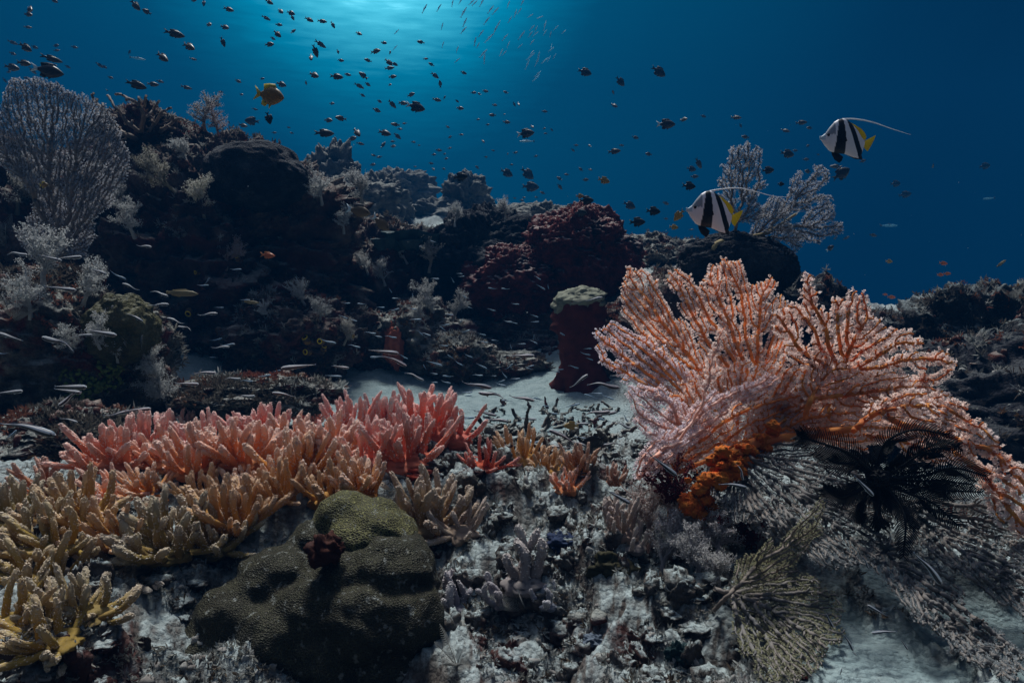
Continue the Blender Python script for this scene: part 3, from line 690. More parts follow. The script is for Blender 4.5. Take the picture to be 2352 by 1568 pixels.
link('sponge_crust', bag.mesh('sponge_crust'), plain_mat('orange_sponge_mat', (.50, .075, .010), (.40, .14, .022), 70, .8, .6, .006), fan)

gf = 'grey sea fans under the orange fan'
def gfan(label, *a, nm='sea_fan', **k):
    c = a[0]; r0 = a[1]; o = empty(nm, P(r0[0], r0[1], a[2])); tag(o, label, 'sea fan', k.pop('group', None)); lobe(o, *a, **k); return o
gfan('grey brown sea fan in the shade under the orange fan trunk', [(1620, 1060), (1760, 1010), (1900, 1030), (2000, 1100), (2060, 1200), (2010, 1300), (1900, 1310), (1800, 1250), (1700, 1200), (1640, 1150)], (1690, 1040), 1.03, -.03, -.19, 21, 'fan_g', 'pol_g', step=4, kill=4, dens=1 / 18., npol=22, reach=.0036, psize=.00075, rmin=.0013, rmax=.003, gate=-.5, group=gf)
gfan('dark grey sea fan spread over white sand in the lower right', [(1665, 1350), (1740, 1290), (1850, 1310), (1925, 1370), (1940, 1440), (1900, 1500), (1850, 1570), (1760, 1570), (1700, 1480)], (1640, 1350), .85, 0, -.22, 22, 'fan_g', 'pol_y', step=4, kill=4.6, dens=1 / 22., npol=26, rmax=.003, gate=-.5, group=gf, reach=.0032, psize=.0008)
gfan('grey sea fan hanging behind the black feather star to the right edge', [(2040, 1150), (2200, 1140), (2352, 1170), (2460, 1300), (2440, 1460), (2352, 1420), (2270, 1370), (2190, 1300), (2110, 1250)], (2030, 1120), .95, .0, -.19, 23, 'fan_g', 'pol_g', step=4, kill=4, dens=1 / 18., npol=22, reach=.0036, psize=.00075, rmin=.0013, rmax=.003, gate=-.5, group=gf)
gfan('long grey sea fan sweeping down to the bottom right corner', [(1970, 1270), (2090, 1230), (2170, 1300), (2230, 1390), (2310, 1470), (2380, 1510), (2330, 1570), (2210, 1510), (2120, 1430), (2050, 1350)], (2010, 1210), .90, .0, -.19, 24, 'fan_g', 'pol_g', step=4, kill=4, dens=1 / 18., npol=22, reach=.0036, psize=.00075, rmin=.0013, rmax=.003, gate=-.5, group=gf)
gfan('fine olive sea fan with feathery fronds beside the pinkish soft coral', [(1690, 1290), (1790, 1240), (1850, 1180), (1905, 1140), (1880, 1230), (1830, 1300), (1740, 1350), (1680, 1350)], (1640, 1400), .83, .03, .0, 25, 'fan_l', 'pol_y', step=4, kill=4, dens=1 / 20., npol=20, reach=.003, psize=.0008, rmin=.0007, group=gf)
gfan('large pale grey sea fan on the crest of the reef wall', [(-60, 260), (5, 240), (20, 182), (100, 178), (180, 212), (250, 255), (295, 330), (292, 400), (255, 450), (215, 520), (205, 590), (60, 590), (40, 530), (85, 470), (40, 400), (-60, 350)], (140, 590), 2.75, 0, -.05, 26, 'fan_l', 'pol_l', rmin=.0017, rmax=.008, step=3.1, kill=3.2, dens=1 / 10., npol=14, reach=.009, psize=.0024, wave=.05, jit=.5, inertia=.2, gate=-.75)
KW = dict(rmin=.0018, rmax=.007, step=3.1, kill=3.3, dens=1 / 10., npol=14, reach=.010, psize=.0024, wave=.12, gate=-.22, jit=.5, inertia=.2)
gfan('grey sea fan on a bent stalk behind the banded fish', [(1652, 405), (1668, 360), (1680, 332), (1700, 338), (1722, 322), (1752, 345), (1745, 375), (1758, 420), (1745, 450), (1772, 480), (1740, 520), (1690, 520), (1665, 470), (1645, 440)], (1690, 548), 2.9, 0, 0, 27, 'fan_l', 'pol_l', **KW)
sf_ = [x for x in bpy.data.objects if x.name.startswith('sea_fan')][-1]
lobe(sf_, [(1790, 470), (1815, 440), (1830, 392), (1850, 420), (1866, 385), (1902, 376), (1905, 410), (1890, 440), (1920, 450), (1912, 475), (1935, 500), (1940, 525), (1915, 545), (1890, 540), (1880, 568), (1840, 560), (1800, 540)], (1760, 535), 2.92, 0, 0, 47, 'fan_l', 'pol_l', **KW)
lobe(sf_, [(1725, 560), (1735, 500), (1755, 470), (1790, 450), (1810, 480), (1830, 530), (1850, 575), (1800, 585), (1760, 570)], (1730, 543), 2.88, 0, 0, 48, 'fan_l', 'pol_l', **KW)
o = bpy.data.objects['sea_fan.006'] if 'sea_fan.006' in bpy.data.objects else None
last = [x for x in bpy.data.objects if x.name.startswith('sea_fan')][-1]
pn = path_nodes([P(1636, 600, 2.86), P(1645, 562, 2.85), P(1690, 548, 2.9), P(1760, 535, 2.92), P(1830, 490, 2.95)], 24)
bag = Bag(); bag.add(*tubes(pn - np.array(last.location), np.linspace(.016, .005, 24), np.arange(-1, 23), 7)); link('stalk', bag.mesh('stalk'), plain_mat('stalk_mat', (.30, .24, .12), (.22, .17, .09)), last)
stg = empty('staghorn_coral', P(335, 335, 3.6)); tag(stg, 'thick branching staghorn coral silhouetted on the reef crest', 'coral')
lobe(stg, [(200, 222), (230, 210), (300, 208), (400, 235), (437, 275), (420, 310), (350, 335), (280, 325), (230, 270)], (330, 345), 3.42, 0, .15, 28, 'fan_l', 'pol_l', rmin=.0062, rmax=.016, step=6, kill=9, dens=1 / 55., npol=0, wave=.22, name='branches')

# ------------------------------------------------------------------ soft corals, feathery growth
def soft_tree(i, nb=7, fluffy=1.0, upright=.6):
    r_ = np.random.default_rng(300 + i); pos = [(0, 0, -.05)]; par = [-1]; rad = [.085]; tips = []
    def grow(p, d, L, r, lev, n):
        k = p
        for s in range(n):
            d2 = d + r_.normal(size=3) * .16 + np.array((0, 0, .06)); d2 /= np.linalg.norm(d2); d = d2
            pos.append(tuple(np.array(pos[k]) + d * L / n)); par.append(k); rad.append(r * (1 - .5 * (s + 1) / n)); k = len(pos) - 1
            if lev < 2 and s >= (1 if lev == 0 else 0):
                for q in range(3 if lev == 0 else 2):
                    a = r_.normal(size=3); a[2] = abs(a[2]) * upright; e = d * .45 + a / np.linalg.norm(a) * .9; e /= np.linalg.norm(e)
                    grow(k, e, L * (.42 + .2 * r_.random()), r * .5, lev + 1, 3 if lev == 0 else 2)
        tips.append(k)
    grow(0, np.array((0, 0, 1.)), 1.0, .075, 0, 5)
    pos = np.array(pos); par = np.array(par); rad = np.array(rad)
    bag = Bag(); bag.add(*tubes(pos, np.maximum(rad, .012), par, 5), a=0.)
    h = np.where(rad < .045)[0]; n = int(16 * fluffy)
    C = (pos[h][:, None] + r_.normal(size=(len(h), n, 3)) * .045).reshape(-1, 3); k = len(C)
    e1 = r_.normal(size=(k, 3)); e1 /= np.linalg.norm(e1, axis=1)[:, None]; e2 = np.cross(e1, r_.normal(size=(k, 3))); e2 /= np.linalg.norm(e2, axis=1)[:, None]; sz = .022 * (.6 + .8 * r_.random((k, 1)))
    bag.add(np.stack([C + e1 * sz, C - e1 * sz * .5 + e2 * sz * .7, C - e1 * sz * .5 - e2 * sz * .7], 1), None, np.arange(k * 3).reshape(-1, 3), .6 + .4 * r_.random(k * 3))
    return bag.mesh('soft_coral', True, 'tip')
M['soft'] = obj_color_mat('soft_coral_mat', (.62, .62, .60), .55, .35, .1)
SOFT = [soft_tree(i) for i in range(5)]
def feather(i):
    """a plume with two rows of fine side twigs"""
    r_ = np.random.default_rng(400 + i); bag = Bag()
    for q in range(5):
        a = r_.normal(size=2) * .35; n = 22; t = np.linspace(0, 1, n)[:, None]
        p = np.concatenate([t * a[0] + .25 * a[0] * t ** 2, t * a[1], t * (.75 + .3 * r_.random()) - .18 * t ** 2], 1)
        bag.add(*tubes(p, np.linspace(.012, .004, n), np.arange(-1, n - 1), 4))
        ax = np.gradient(p, axis=0); ax /= np.linalg.norm(ax, axis=1)[:, None]; az = r_.random() * 3.14; side = np.array((math.cos(az), math.sin(az), 0))
        for s in (-1, 1):
            for j in range(3, n):
                L = .20 * math.sin(math.pi * min(1, .18 + .85 * j / n)) + .02; d = side * s + ax[j] * .7; d /= np.linalg.norm(d)
                bag.add(*tubes([p[j], p[j] + d * L * .6, p[j] + d * L + ax[j] * L * .15], [.0055, .0045, .0035], [-1, 0, 1], 3), a=.8)
    return bag.mesh('hydroid', True, 'tip')
FEA = [feather(i) for i in range(3)]
for me in SOFT + FEA: me.materials.append(M['soft'])
def plant(me, name, px, py, size, label, cat, colr, group=None, tilt=.35, D=None, dz=0):
    loc, nor = hit(px, py)
    q = py
    while loc is None: q += 4; loc, nor = hit(px, q)      # above the crest: grow from just below it
    if D: loc = P(px, py, D); nor = Vector((0, -.5, .8))
    o = link(name, me, None, None, loc); tag(o, label, cat, group)
    d = (Vector((0, 0, 1)) * (1 - tilt) + nor * tilt + Vector((random.gauss(0, .12), random.gauss(0, .12), 0))).normalized()
    o.rotation_euler = (d.to_track_quat('Z', 'Y') @ Euler((0, 0, random.random() * 6.28)).to_quaternion()).to_euler()
    o.scale = (size, size, size); o.color = (*colr, 1); return o
WH = (.42, .43, .43); GR = (.26, .26, .26); BR = (.22, .17, .11); PK = (.40, .27, .24)
SC = [(935, 605, .10, 'white branching soft coral standing upright on the dark crusted rock', WH),
 (985, 625, .13, 'tallest buff coloured soft coral right of the white upright one', (.40, .36, .30)),
 (885, 655, .10, 'white soft coral with stubby arms left of the upright one', WH),
 (845, 630, .085, 'bushy white soft coral at the left end of the white group', WH),
 (995, 715, .12, 'pale grey soft coral below the tallest buff one', GR),
 (1040, 735, .10, 'grey feathery soft coral lowest in the white group', GR),
 (950, 745, .07, 'small grey soft coral under the white group', GR),
 (700, 700, .09, 'white soft coral above the yellow ringed sea squirts', WH),
 (735, 740, .08, 'grey soft coral just above the yellow ringed sea squirts', GR),
 (620, 730, .06, 'small whitish knobbly soft coral on the maroon shoulder', WH),
 (790, 790, .09, 'buff soft coral right of the yellow ringed sea squirts', (.38, .34, .28)),
 (770, 850, .07, 'small buff soft coral at the edge of the sand', (.34, .31, .26)),
 (830, 470, .13, 'grey soft coral bush in front of the hazy rocks', GR),
 (790, 535, .10, 'pale soft coral bush behind the two brown damselfish', WH),
 (740, 470, .11, 'pale soft coral on the right flank of the reef wall', WH),
 (1160, 505, .09, 'whitish soft coral on top of the jet black mound', WH),
 (1045, 520, .09, 'pale soft coral beside the curly black sponge', WH),
 (470, 500, .13, 'pale egg-shaped soft coral on the face of the reef wall', (.40, .38, .30)),
 (270, 500, .12, 'grey soft coral under the big pale sea fan', GR),
 (310, 545, .12, 'whitish soft coral on the left face of the reef wall', WH),
 (400, 440, .11, 'olive grey soft coral left of the smooth plate coral', (.25, .22, .14)),
 (350, 420, .11, 'olive soft coral with pointed plumes near the big pale fan', (.24, .21, .13)),
 (430, 380, .09, 'pale comb-like soft coral under the staghorn', WH),
 (470, 290, .13, 'wispy soft coral right of the staghorn against the water', (.30, .26, .24)),
 (505, 315, .10, 'pinkish wispy soft coral beside the plate coral crest', PK),
 (520, 620, .10, 'reddish white soft coral in the middle of the dark wall', PK),
 (420, 570, .11, 'dim grey soft coral in the dark of the reef wall', (.16, .14, .13)),
 (100, 665, .13, 'white feathery soft coral at the top of the left mound', WH),
 (190, 700, .10, 'white feathery soft coral beside the olive mound coral', WH),
 (70, 730, .10, 'pale soft coral at the left edge of the encrusted rock', WH),
 (270, 830, .07, 'small white soft coral below the olive mound coral', WH),
 (330, 850, .08, 'white soft coral on the right face of the encrusted rock', WH),
 (370, 890, .09, 'white soft coral hanging over the sand channel edge', WH),
 (385, 935, .09, 'pale soft coral at the lower right foot of the encrusted rock', WH),
 (170, 810, .07, 'fuzzy white soft coral behind the bright wavy striped fish', WH),
 (230, 800, .07, 'fuzzy white soft coral in the middle of the encrusted rock', WH),
 (40, 490, .14, 'dark bushy soft coral under the big pale sea fan', (.13, .12, .10))]
for i, (px, py, s, lab, c) in enumerate(SC): plant(SOFT[i % 5], 'soft_coral', px, py, s, lab, 'coral', c, 'soft corals on the reef')
cp = 'pinkish soft coral clump under the orange fan'
for i, (px, py, s, lab, c) in enumerate([
 (1540, 1210, .060, 'rusty pink soft coral tuft right under the orange fan', (.42, .25, .19)),
 (1600, 1230, .055, 'pinkish soft coral tuft beside the dark red whips', (.44, .32, .29)),
 (1500, 1250, .065, 'pale pink soft coral tuft at the left of the clump', PK),
 (1570, 1275, .060, 'pale lilac soft coral tuft in the middle of the clump', (.42, .36, .37)),
 (1640, 1290, .055, 'pale lilac soft coral tuft at the right of the clump', (.40, .35, .36)),
 (1520, 1320, .060, 'greyish soft coral tuft at the front of the clump', (.38, .35, .36)),
 (1600, 1330, .055, 'grey soft coral tuft lowest in the clump', (.34, .32, .33)),
 (1650, 1360, .045, 'little grey soft coral tuft by the olive sea fan', (.32, .30, .30))]):
    plant(SOFT[i % 5], 'soft_coral', px, py, s, lab, 'coral', c, cp, .2)
for i, (px, py, s, lab) in enumerate([(30, 740, .10, 'feathery hydroid plume at the left frame edge'), (320, 815, .09, 'pale feathery hydroid plume on the encrusted rock'), (15, 560, .13, 'dark feathery hydroid plume at the left edge, upper one'),
 (1680, 1400, .045, 'grey feathery hydroid by the small tube sponge'), (1210, 1400, .06, 'thin feathery hydroid behind the lilac finger corals'), (1050, 1530, .045, 'faint feathery hydroid at the bottom of the frame'), (2330, 690, .07, 'thin brown hydroid on the far right reef slope')]):
    plant(FEA[i % 3], 'hydroid', px, py, s, lab, 'hydroid', (.17, .165, .14), 'feathery hydroids', .3)
# dark red whips
wm = plain_mat('red_whip_mat', (.12, .020, .022), (.06, .014, .018), 40)
r_ = np.random.default_rng(77)
for lab, base, tips in (('dark maroon bushy whip coral beside the orange crusted trunk', (1545, 1150, 1.0), [(1490, 1050), (1520, 1030), (1560, 1040), (1590, 1060), (1480, 1090), (1610, 1080), (1530, 1075)]),
                        ('blackish red whip coral with upright stems in front of the grey fan', (1715, 1250, .97), [(1688, 1145), (1728, 1140), (1760, 1190), (1650, 1190), (1740, 1220)])):
    bag = Bag(); c = P(*base)
    for tx, ty in tips:
        n = 16; pn = path_nodes([c, P((base[0] * .6 + tx * .4), (base[1] * .6 + ty * .4), base[2] + .01), P(tx, ty, base[2] + r_.normal() * .03)], n) - np.array(c)
        bag.add(*tubes(pn, np.linspace(.0028, .0016, n), np.arange(-1, n - 1), 5)); C = (pn[2:, None] + r_.normal(size=(n - 2, 12, 3)) * .0042).reshape(-1, 3); blobs(bag, C, .0017)
    tag(link('whip_coral', bag.mesh('whip_coral'), wm, None, c), lab, 'coral')
# the knob-headed pillar
pil = empty('mushroom_coral', P(1338, 880, 3.0)); tag(pil, 'pillar of dark red sponge capped by a pale grey mushroom of coral', 'coral')
pz = np.array(pil.location); top = np.array(P(1330, 690, 3.0)) - pz
n = 26; t = np.linspace(0, 1, n)[:, None]; pn = np.array([0, 0, -.05]) * (1 - t) + top * t
V, Q = tubes(pn, .080 + .030 * t[:, 0] + .05 * (1 - t[:, 0]) ** 5 + .01 * np.sin(t[:, 0] * 11), np.arange(-1, n - 1), 40); c_ = np.repeat(pn, 40, 0); V = c_ + (V - c_) * (1 + .30 * fbm(V * 11, 4)[:, None] + .08 * fbm(V * 60, 2)[:, None])
bag = Bag(); bag.add(V, Q); link('pillar', bag.mesh('pillar'), plain_mat('pillar_mat', (.055, .011, .010), (.10, .020, .016), 16, .9, .8, .01), pil)
V, Q = boulder_mesh((.105, .095, .052), 55, .22, 1.7, .08, 4, (70, 40)); V[:, 2] += .16 * V[:, 0]
link('cap', mesh_from('cap', V, Q), plain_mat('cap_mat', (.15, .155, .12), (.20, .20, .155), 30, .9, .3, .004), pil, Vector(top))
# curly black sponge on the ridge
bag = Bag(); th = np.linspace(0, 6.28, 40)
for cx_, cy_, rr, hh in ((0, 0, .11, .10), (.13, .02, .08, .08), (-.10, -.05, .07, .06), (.03, -.08, .06, .05)):
    for s, rad_ in ((1, 1.0),):
        a = np.linspace(0, 2 * math.pi, 48, endpoint=False); rings = []
        for k_, (f, z) in enumerate([(.55, 0), (.8, .45), (1., .85), (1.12, 1.), (1.02, 1.0), (.85, .7), (.6, .3), (.3, .15)]):
            w = 1 + .16 * np.sin(3 * a + cx_ * 40) + .08 * np.sin(7 * a + cy_ * 60)
            rings.append(np.stack([cx_ + rr * f * w * np.cos(a), cy_ + rr * f * w * np.sin(a), hh * (z + .12 * np.sin(2 * a + 3)) + 0 * a], -1))
        i_ = np.arange(7)[:, None] * 48; j_ = np.arange(48)[None]; bag.add(np.concatenate(rings), np.stack([i_ + j_, i_ + (j_ + 1) % 48, i_ + 48 + (j_ + 1) % 48, i_ + 48 + j_], -1).reshape(-1, 4))
loc, nor = hit(930, 575)
tag(link('cup_sponge', bag.mesh('cup_sponge'), plain_mat('teal_sponge_mat', (.025, .04, .045), (.05, .08, .085), 20, .6), None, loc), 'curly blackish cup sponge on the ridge behind the white corals', 'sponge')
# sea squirts with yellow rims
sqm = plain_mat('squirt_mat', (.03, .025, .035), (.22, .12, .03), 60); rim = plain_mat('yellow_rim_mat', (.70, .48, .03), (.55, .35, .02), 50)
def squirt(px, py, s, label):
    loc, nor = hit(px, py); root = empty('sea_squirt', loc); tag(root, label, 'sea squirt', 'yellow ringed sea squirts')
    d = (nor + Vector((random.gauss(0, .2), -.5, .5))).normalized(); root.rotation_euler = d.to_track_quat('Z', 'Y').to_euler()
    a = np.linspace(0, 2 * math.pi, 16, endpoint=False); pr = [(.6, -.3), (.95, .3), (1., .8), (.7, 1.3), (.62, 1.5), (.4, 1.4), (.35, .8)]
    V = np.concatenate([np.stack([s * f * np.cos(a), s * f * np.sin(a), s * z + 0 * a], -1) for f, z in pr]); i_ = np.arange(6)[:, None] * 16; j_ = np.arange(16)[None]
    link('body', mesh_from('body', V, np.stack([i_ + j_, i_ + (j_ + 1) % 16, i_ + 16 + (j_ + 1) % 16, i_ + 16 + j_], -1).reshape(-1, 4)), sqm, root)
    b_ = np.linspace(0, 2 * math.pi, 8, endpoint=False); A, B = np.meshgrid(a, b_, indexing='ij'); rr = s * (.55 + .13 * np.cos(B))
    V = np.stack([rr * np.cos(A), rr * np.sin(A), s * 1.5 + s * .13 * np.sin(B)], -1).reshape(-1, 3); I, J = np.meshgrid(np.arange(16), np.arange(8), indexing='ij')
    link('rim', mesh_from('rim', V, np.stack([I * 8 + J, ((I + 1) % 16) * 8 + J, ((I + 1) % 16) * 8 + (J + 1) % 8, I * 8 + (J + 1) % 8], -1).reshape(-1, 4)), rim, root)
for a in [(708, 785, .022, 'upper left sea squirt with a wide yellow mouth'), (740, 782, .018, 'upper right sea squirt of the yellow ringed cluster'), (712, 806, .020, 'yellowest sea squirt, at the bottom of the cluster'), (742, 806, .016, 'smallest sea squirt at the lower right of the cluster'),
          (440, 714, .022, 'orange yellow sea squirt on the dark wall by the brown wrasse'), (545, 600, .015, 'small orange sea squirt high on the dark wall'), (458, 625, .014, 'small yellow ringed sea squirt alone on the dark wall'), (1345, 1600, .02, 'dim sea squirt at the bottom')][:7]: squirt(*a)
# green grape-like sea squirts / algae
gm = plain_mat('green_bubble_mat', (.16, .20, .05), (.10, .13, .04), 60)
for k_, (px, py, lab) in enumerate([(385 * .366 - 35 + 60, 865, 'green bubble algae cushion at the left of the encrusted rock'), (250, 845, 'green bubble algae cushion, upper one on the encrusted rock'), (205, 885, 'green bubble algae cushion in the middle of the encrusted rock'), (250, 880, 'green bubble algae cushion, right one on the encrusted rock'), (180, 915, 'green bubble algae cushion lowest on the encrusted rock')]):
    loc, nor = hit(px, py); bag = Bag(); S6, Q6 = sphere(7, 5)
    for q in range(70):
        e = r_.normal(size=3); e /= np.linalg.norm(e); bag.add(e * np.array((.045, .03, .030)) * (.7 + .3 * r_.random()) + S6 * .0062 * (.7 + .5 * r_.random()), Q6)
    tag(link('bubble_algae', bag.mesh('bubble_algae'), gm, None, loc), lab, 'algae', 'green bubble algae on the encrusted rock')
# small sponges of the foreground and the wall
def sponge(px, py, rr, sd, c1, c2, label, name='sponge', cat='sponge', lift=0, amp=.4, tall=1):
    loc, nor = hit(px, py); V, Q = boulder_mesh(rr, sd, amp, 1.9, .08, 6, (60, 40))
    tag(link(name, mesh_from(name, V, Q), plain_mat('sponge_mat', c1, c2, 35, .8, .6, .006), None, loc + Vector((0, 0, lift))), label, cat)
sponge(905, 795, (.045, .04, .10), 501, (.33, .09, .05), (.22, .06, .04), 'orange red upright sponge standing on the sand channel edge')
sponge(1400, 1310, (.030, .018, .022), 502, (.022, .020, .010), (.045, .038, .018), 'dark olive flat sponge leaning in the grey rubble')
sponge(1560, 1510, (.014, .011, .016), 503, (.008, .02, .022), (.014, .03, .034), 'dark teal lumpy sponge at the bottom of the frame', amp=.6)
sponge(1365, 1475, (.014, .011, .009), 504, (.09, .11, .14), (.07, .085, .11), 'pale blue smooth sponge in the dark hollow')
sponge(1290, 1245, (.022, .02, .014), 505, (.012, .018, .045), (.018, .03, .065), 'small deep blue sponge in the grey rubble')
sponge(1830, 1545, (.011, .010, .008), 506, (.04, .006, .005), (.06, .008, .008), 'dark red sponge under the lower right fan')
sponge(960, 1085, (.035, .025, .010), 507, (.30, .035, .012), (.12, .025, .02), 'glowing red encrusting sponge between the pink finger corals')
sponge(1075, 1060, (.035, .02, .010), 508, (.26, .04, .015), (.12, .02, .015), 'red encrusting sponge at the foot of the red finger coral')
sponge(330, 1155, (.040, .025, .014), 509, (.42, .12, .02), (.30, .10, .02), 'glowing orange sponge under the flat lying finger coral')
loc, nor = hit(1535, 1350)
a = np.linspace(0, 2 * math.pi, 20, endpoint=False); pr = [(.6, -.8), (.8, 0), (.95, .7), (1., 1.), (.8, 1.02), (.68, .8), (.6, 0)]
V = np.concatenate([np.stack([.008 * f * np.cos(a), .008 * f * np.sin(a), .012 * z + 0 * a], -1) for f, z in pr]); i_ = np.arange(6)[:, None] * 20; j_ = np.arange(20)[None]
o = link('tube_sponge', mesh_from('tube_sponge', V, np.stack([i_ + j_, i_ + (j_ + 1) % 20, i_ + 20 + (j_ + 1) % 20, i_ + 20 + j_], -1).reshape(-1, 4)), plain_mat('tube_sponge_mat', (.30, .28, .24), (.22, .20, .17), 40), None, loc); o.rotation_euler = (.9, .2, 0)
tag(o, 'small pale tube sponge with a round hole near the grey hydroid', 'sponge')

# ------------------------------------------------------------------ feather star
fs = empty('feather_star', P(2017, 1097, .88)); tag(fs, 'black feather star with spread feathery arms clinging to the sea fan', 'feather star')
fsm = plain_mat('black_crinoid_mat', (.006, .006, .007), (.012, .011, .012), 60, .6, 0)
c0 = np.array(fs.location); q9 = lambda X, Y: (1493 + .36617 * X, 994 + .36617 * Y)
V, Q = boulder_mesh((.014, .012, .012), 88, .3, 2, .05); link('disc', mesh_from('disc', V, Q), fsm, fs)
ARMS = [([(1250, 130), (1060, 60), (925, 15)], 105, .0), ([(1330, 190), (1180, 190), (1040, 120)], 85, .02), ([(1300, 360), (1190, 400), (1090, 345)], 80, -.02), ([(1430, 420), (1420, 500), (1450, 590)], 85, -.01),
        ([(1530, 400), (1600, 540), (1590, 770)], 95, -.03), ([(1600, 370), (1760, 430), (1935, 580)], 90, -.02), ([(1600, 300), (1800, 300), (2020, 320)], 95, 0), ([(1560, 220), (1740, 110), (1930, 90)], 95, .01),
        ([(1440, 150), (1500, 40), (1660, -20), (1870, 10)], 85, .03), ([(1600, 200), (1700, 110), (1850, 60), (2000, 130)], 80, .04), ([(1700, 270), (1900, 220), (2110, 270)], 90, -.02), ([(1700, 340), (1860, 360), (2080, 370)], 80, .02),
        ([(1380, 380), (1300, 470), (1340, 560)], 70, .03), ([(1500, 420), (1530, 470), (1700, 560)], 60, .04)]
for ctl_, pl, dd in ARMS:
    pts = [P(2017, 1097, .88)] + [P(*q9(*c), .88 + dd * (i + 1) / len(ctl_) - .02 * math.sin(3.14 * i / len(ctl_))) for i, c in enumerate(ctl_)]
    n = 46; pn = path_nodes(pts, n) - c0; bag = Bag(); bag.add(*tubes(pn, np.linspace(.0027, .0010, n), np.arange(-1, n - 1), 5))
    ax = np.gradient(pn, axis=0); ax /= np.linalg.norm(ax, axis=1)[:, None]; fw = np.array((0, 1., 0)); sd = np.cross(ax, fw); sd /= np.linalg.norm(sd, axis=1)[:, None]
    PLEN = pl * .46 / F * .88
    for j in range(4, n):
        for s in (-1, 1):
            f = j / n; L = PLEN * (.55 + .45 * math.sin(math.pi * min(1, f * 1.1))) * (1 if f < .9 else .75) * random.uniform(.88, 1.08)
            d = sd[j] * s + ax[j] * (.55 + .3 * f); d /= np.linalg.norm(d); d2 = d + ax[j] * .35 + np.array((0, random.gauss(0, .12) - .1, 0)); d2 /= np.linalg.norm(d2)
            bag.add(*tubes([pn[j], pn[j] + d * L * .5, pn[j] + d * L * .5 + d2 * L * .5], [.0009, .00085, .0005], [-1, 0, 1], 3))
    link('arm', bag.mesh('arm'), fsm, fs)

# ------------------------------------------------------------------ turf, rubble, reef growth (nobody could count these)
def tufts(name, C, N, nb, L, w, mat, label, seed, spread=.8):
    r_ = np.random.default_rng(seed); k = len(C)
    d = N[:, None] + spread * r_.normal(size=(k, nb, 3)); d /= np.linalg.norm(d, axis=2)[..., None]
    l = (L if np.ndim(L) == 0 else np.asarray(L)[:, None]) * (.5 + .8 * r_.random((k, nb)))
    p = np.cross(d, r_.normal(size=(k, nb, 3))); p /= np.linalg.norm(p, axis=2)[..., None]
    ww = (w * (l / np.mean(l)))[..., None]; b = C[:, None] + .15 * l[..., None] * r_.normal(size=(k, nb, 3)); tip = b + d * l[..., None]; mid = b + d * l[..., None] * .55 + p * 0
    V = np.stack([b - p * ww * .5, b + p * ww * .5, mid + p * ww, tip, mid - p * ww], 2).reshape(-1, 3)
    n = k * nb; i = np.arange(n)[:, None] * 5
    o = link(name, mesh_from(name, V, i + np.array([[0, 1, 2, 4]]), i + np.array([[4, 2, 3]]), False), mat); tag(o, label, None, None, 'stuff'); return o
M['turf'] = plain_mat('turf_mat', (.30, .31, .30), (.17, .16, .14), 12, .95, 0, 0, .3)
M['turfd'] = plain_mat('dark_turf_mat', (.09, .065, .045), (.055, .042, .03), 12, .95, 0, 0, .2)
M['growth'] = plain_mat('growth_mat', (.11, .10, .085), (.05, .037, .03), 5, .95, 0, 0, .3)
M['pebble'] = plain_mat('pebble_mat', (.27, .27, .26), (.12, .10, .09), 25, .95, .4, .003)
def bed_points(n, r0, r1, pxa, pxb, seed, keep=None):
    r_ = np.random.default_rng(seed); r = r0 * (r1 / r0) ** r_.random(n); px = pxa + (pxb - pxa) * r_.random(n); th = np.arctan((px - CX) / F)
    x, y = r * np.sin(th), r * np.cos(th); m = sand_mask(x, y) < .35
    m &= fbm(np.stack([x * 9, y * 9, 0 * x], -1), 2) > (-.25 if keep is None else keep); x, y = x[m], y[m]
    C, N = [], []
    for a, b in zip(x, y):
        loc, nor, i, t = bvh.ray_cast(Vector((a, b, 1.5)), Vector((0, 0, -1)))
        if loc: C.append(loc); N.append(nor if nor.z > 0 else -nor)
    return np.array(C), np.array(N)
C, N = bed_points(42000, .55, 2.4, -300, 2650, 1); tufts('algae_turf', C, N, 5, .0075, .0010, M['turf'], 'short pale algae turf dusted with sand on the mound', 1)
C, N = bed_points(9000, .55, 2.4, -300, 2650, 2, .1); tufts('brown_turf', C, N, 6, .010, .0012, M['turfd'], 'short brown algae turf in patches on the mound', 2)
# rubble
def rubble(name, C, N, size, mat, label, seed, fine=False):
    r_ = np.random.default_rng(seed); S, Q = sphere(*((20, 13) if fine else (10, 7))); bag = Bag()
    sh = [S * (1 + .5 * fbm(S * 1.9 + k * 9, 3) + (.28 * ridged(S * 4.5 + k * 5, 2) if fine else 0))[:, None] for k in range(12)]; k = len(C)
    for q in range(12):
        idx = np.arange(q, k, 12); s = size * np.exp(r_.normal(size=(len(idx), 1)).clip(-2, 1.4) * .5) ; ax = 1 + .45 * r_.normal(size=(len(idx), 1, 3)).clip(-1.3, 1.3)
        a = r_.random(len(idx)) * 6.28; ca, sa = np.cos(a)[:, None], np.sin(a)[:, None]
        W = sh[q][None] * ax * s[:, None]; W = np.stack([W[..., 0] * ca - W[..., 1] * sa, W[..., 0] * sa + W[..., 1] * ca, W[..., 2]], -1) + C[idx][:, None]
        bag.add(W, (np.arange(len(idx))[:, None, None] * len(S) + Q[None]).reshape(-1, 4))
    o = link(name, bag.mesh(name), mat); tag(o, label, None, None, 'stuff'); return o
C, N = bed_points(5200, .55, 2.6, -300, 2650, 3); rubble('coral_rubble', C, N, .0030, M['pebble'], 'crumbs of dead coral and shell lying on the mound', 3)
C, N = bed_points(900, .8, 1.9, 950, 1750, 14); rubble('crusty_knobs', C, N, .0062, M['bed'], 'crusty knobs of dead coral over the grey rubble', 14, True)
C, N = bed_points(260, .8, 1.4, -200, 450, 15); rubble('crusty_stones', C, N, .006, M['bed'], 'crusty dead coral stones below the olive finger corals', 15, True)
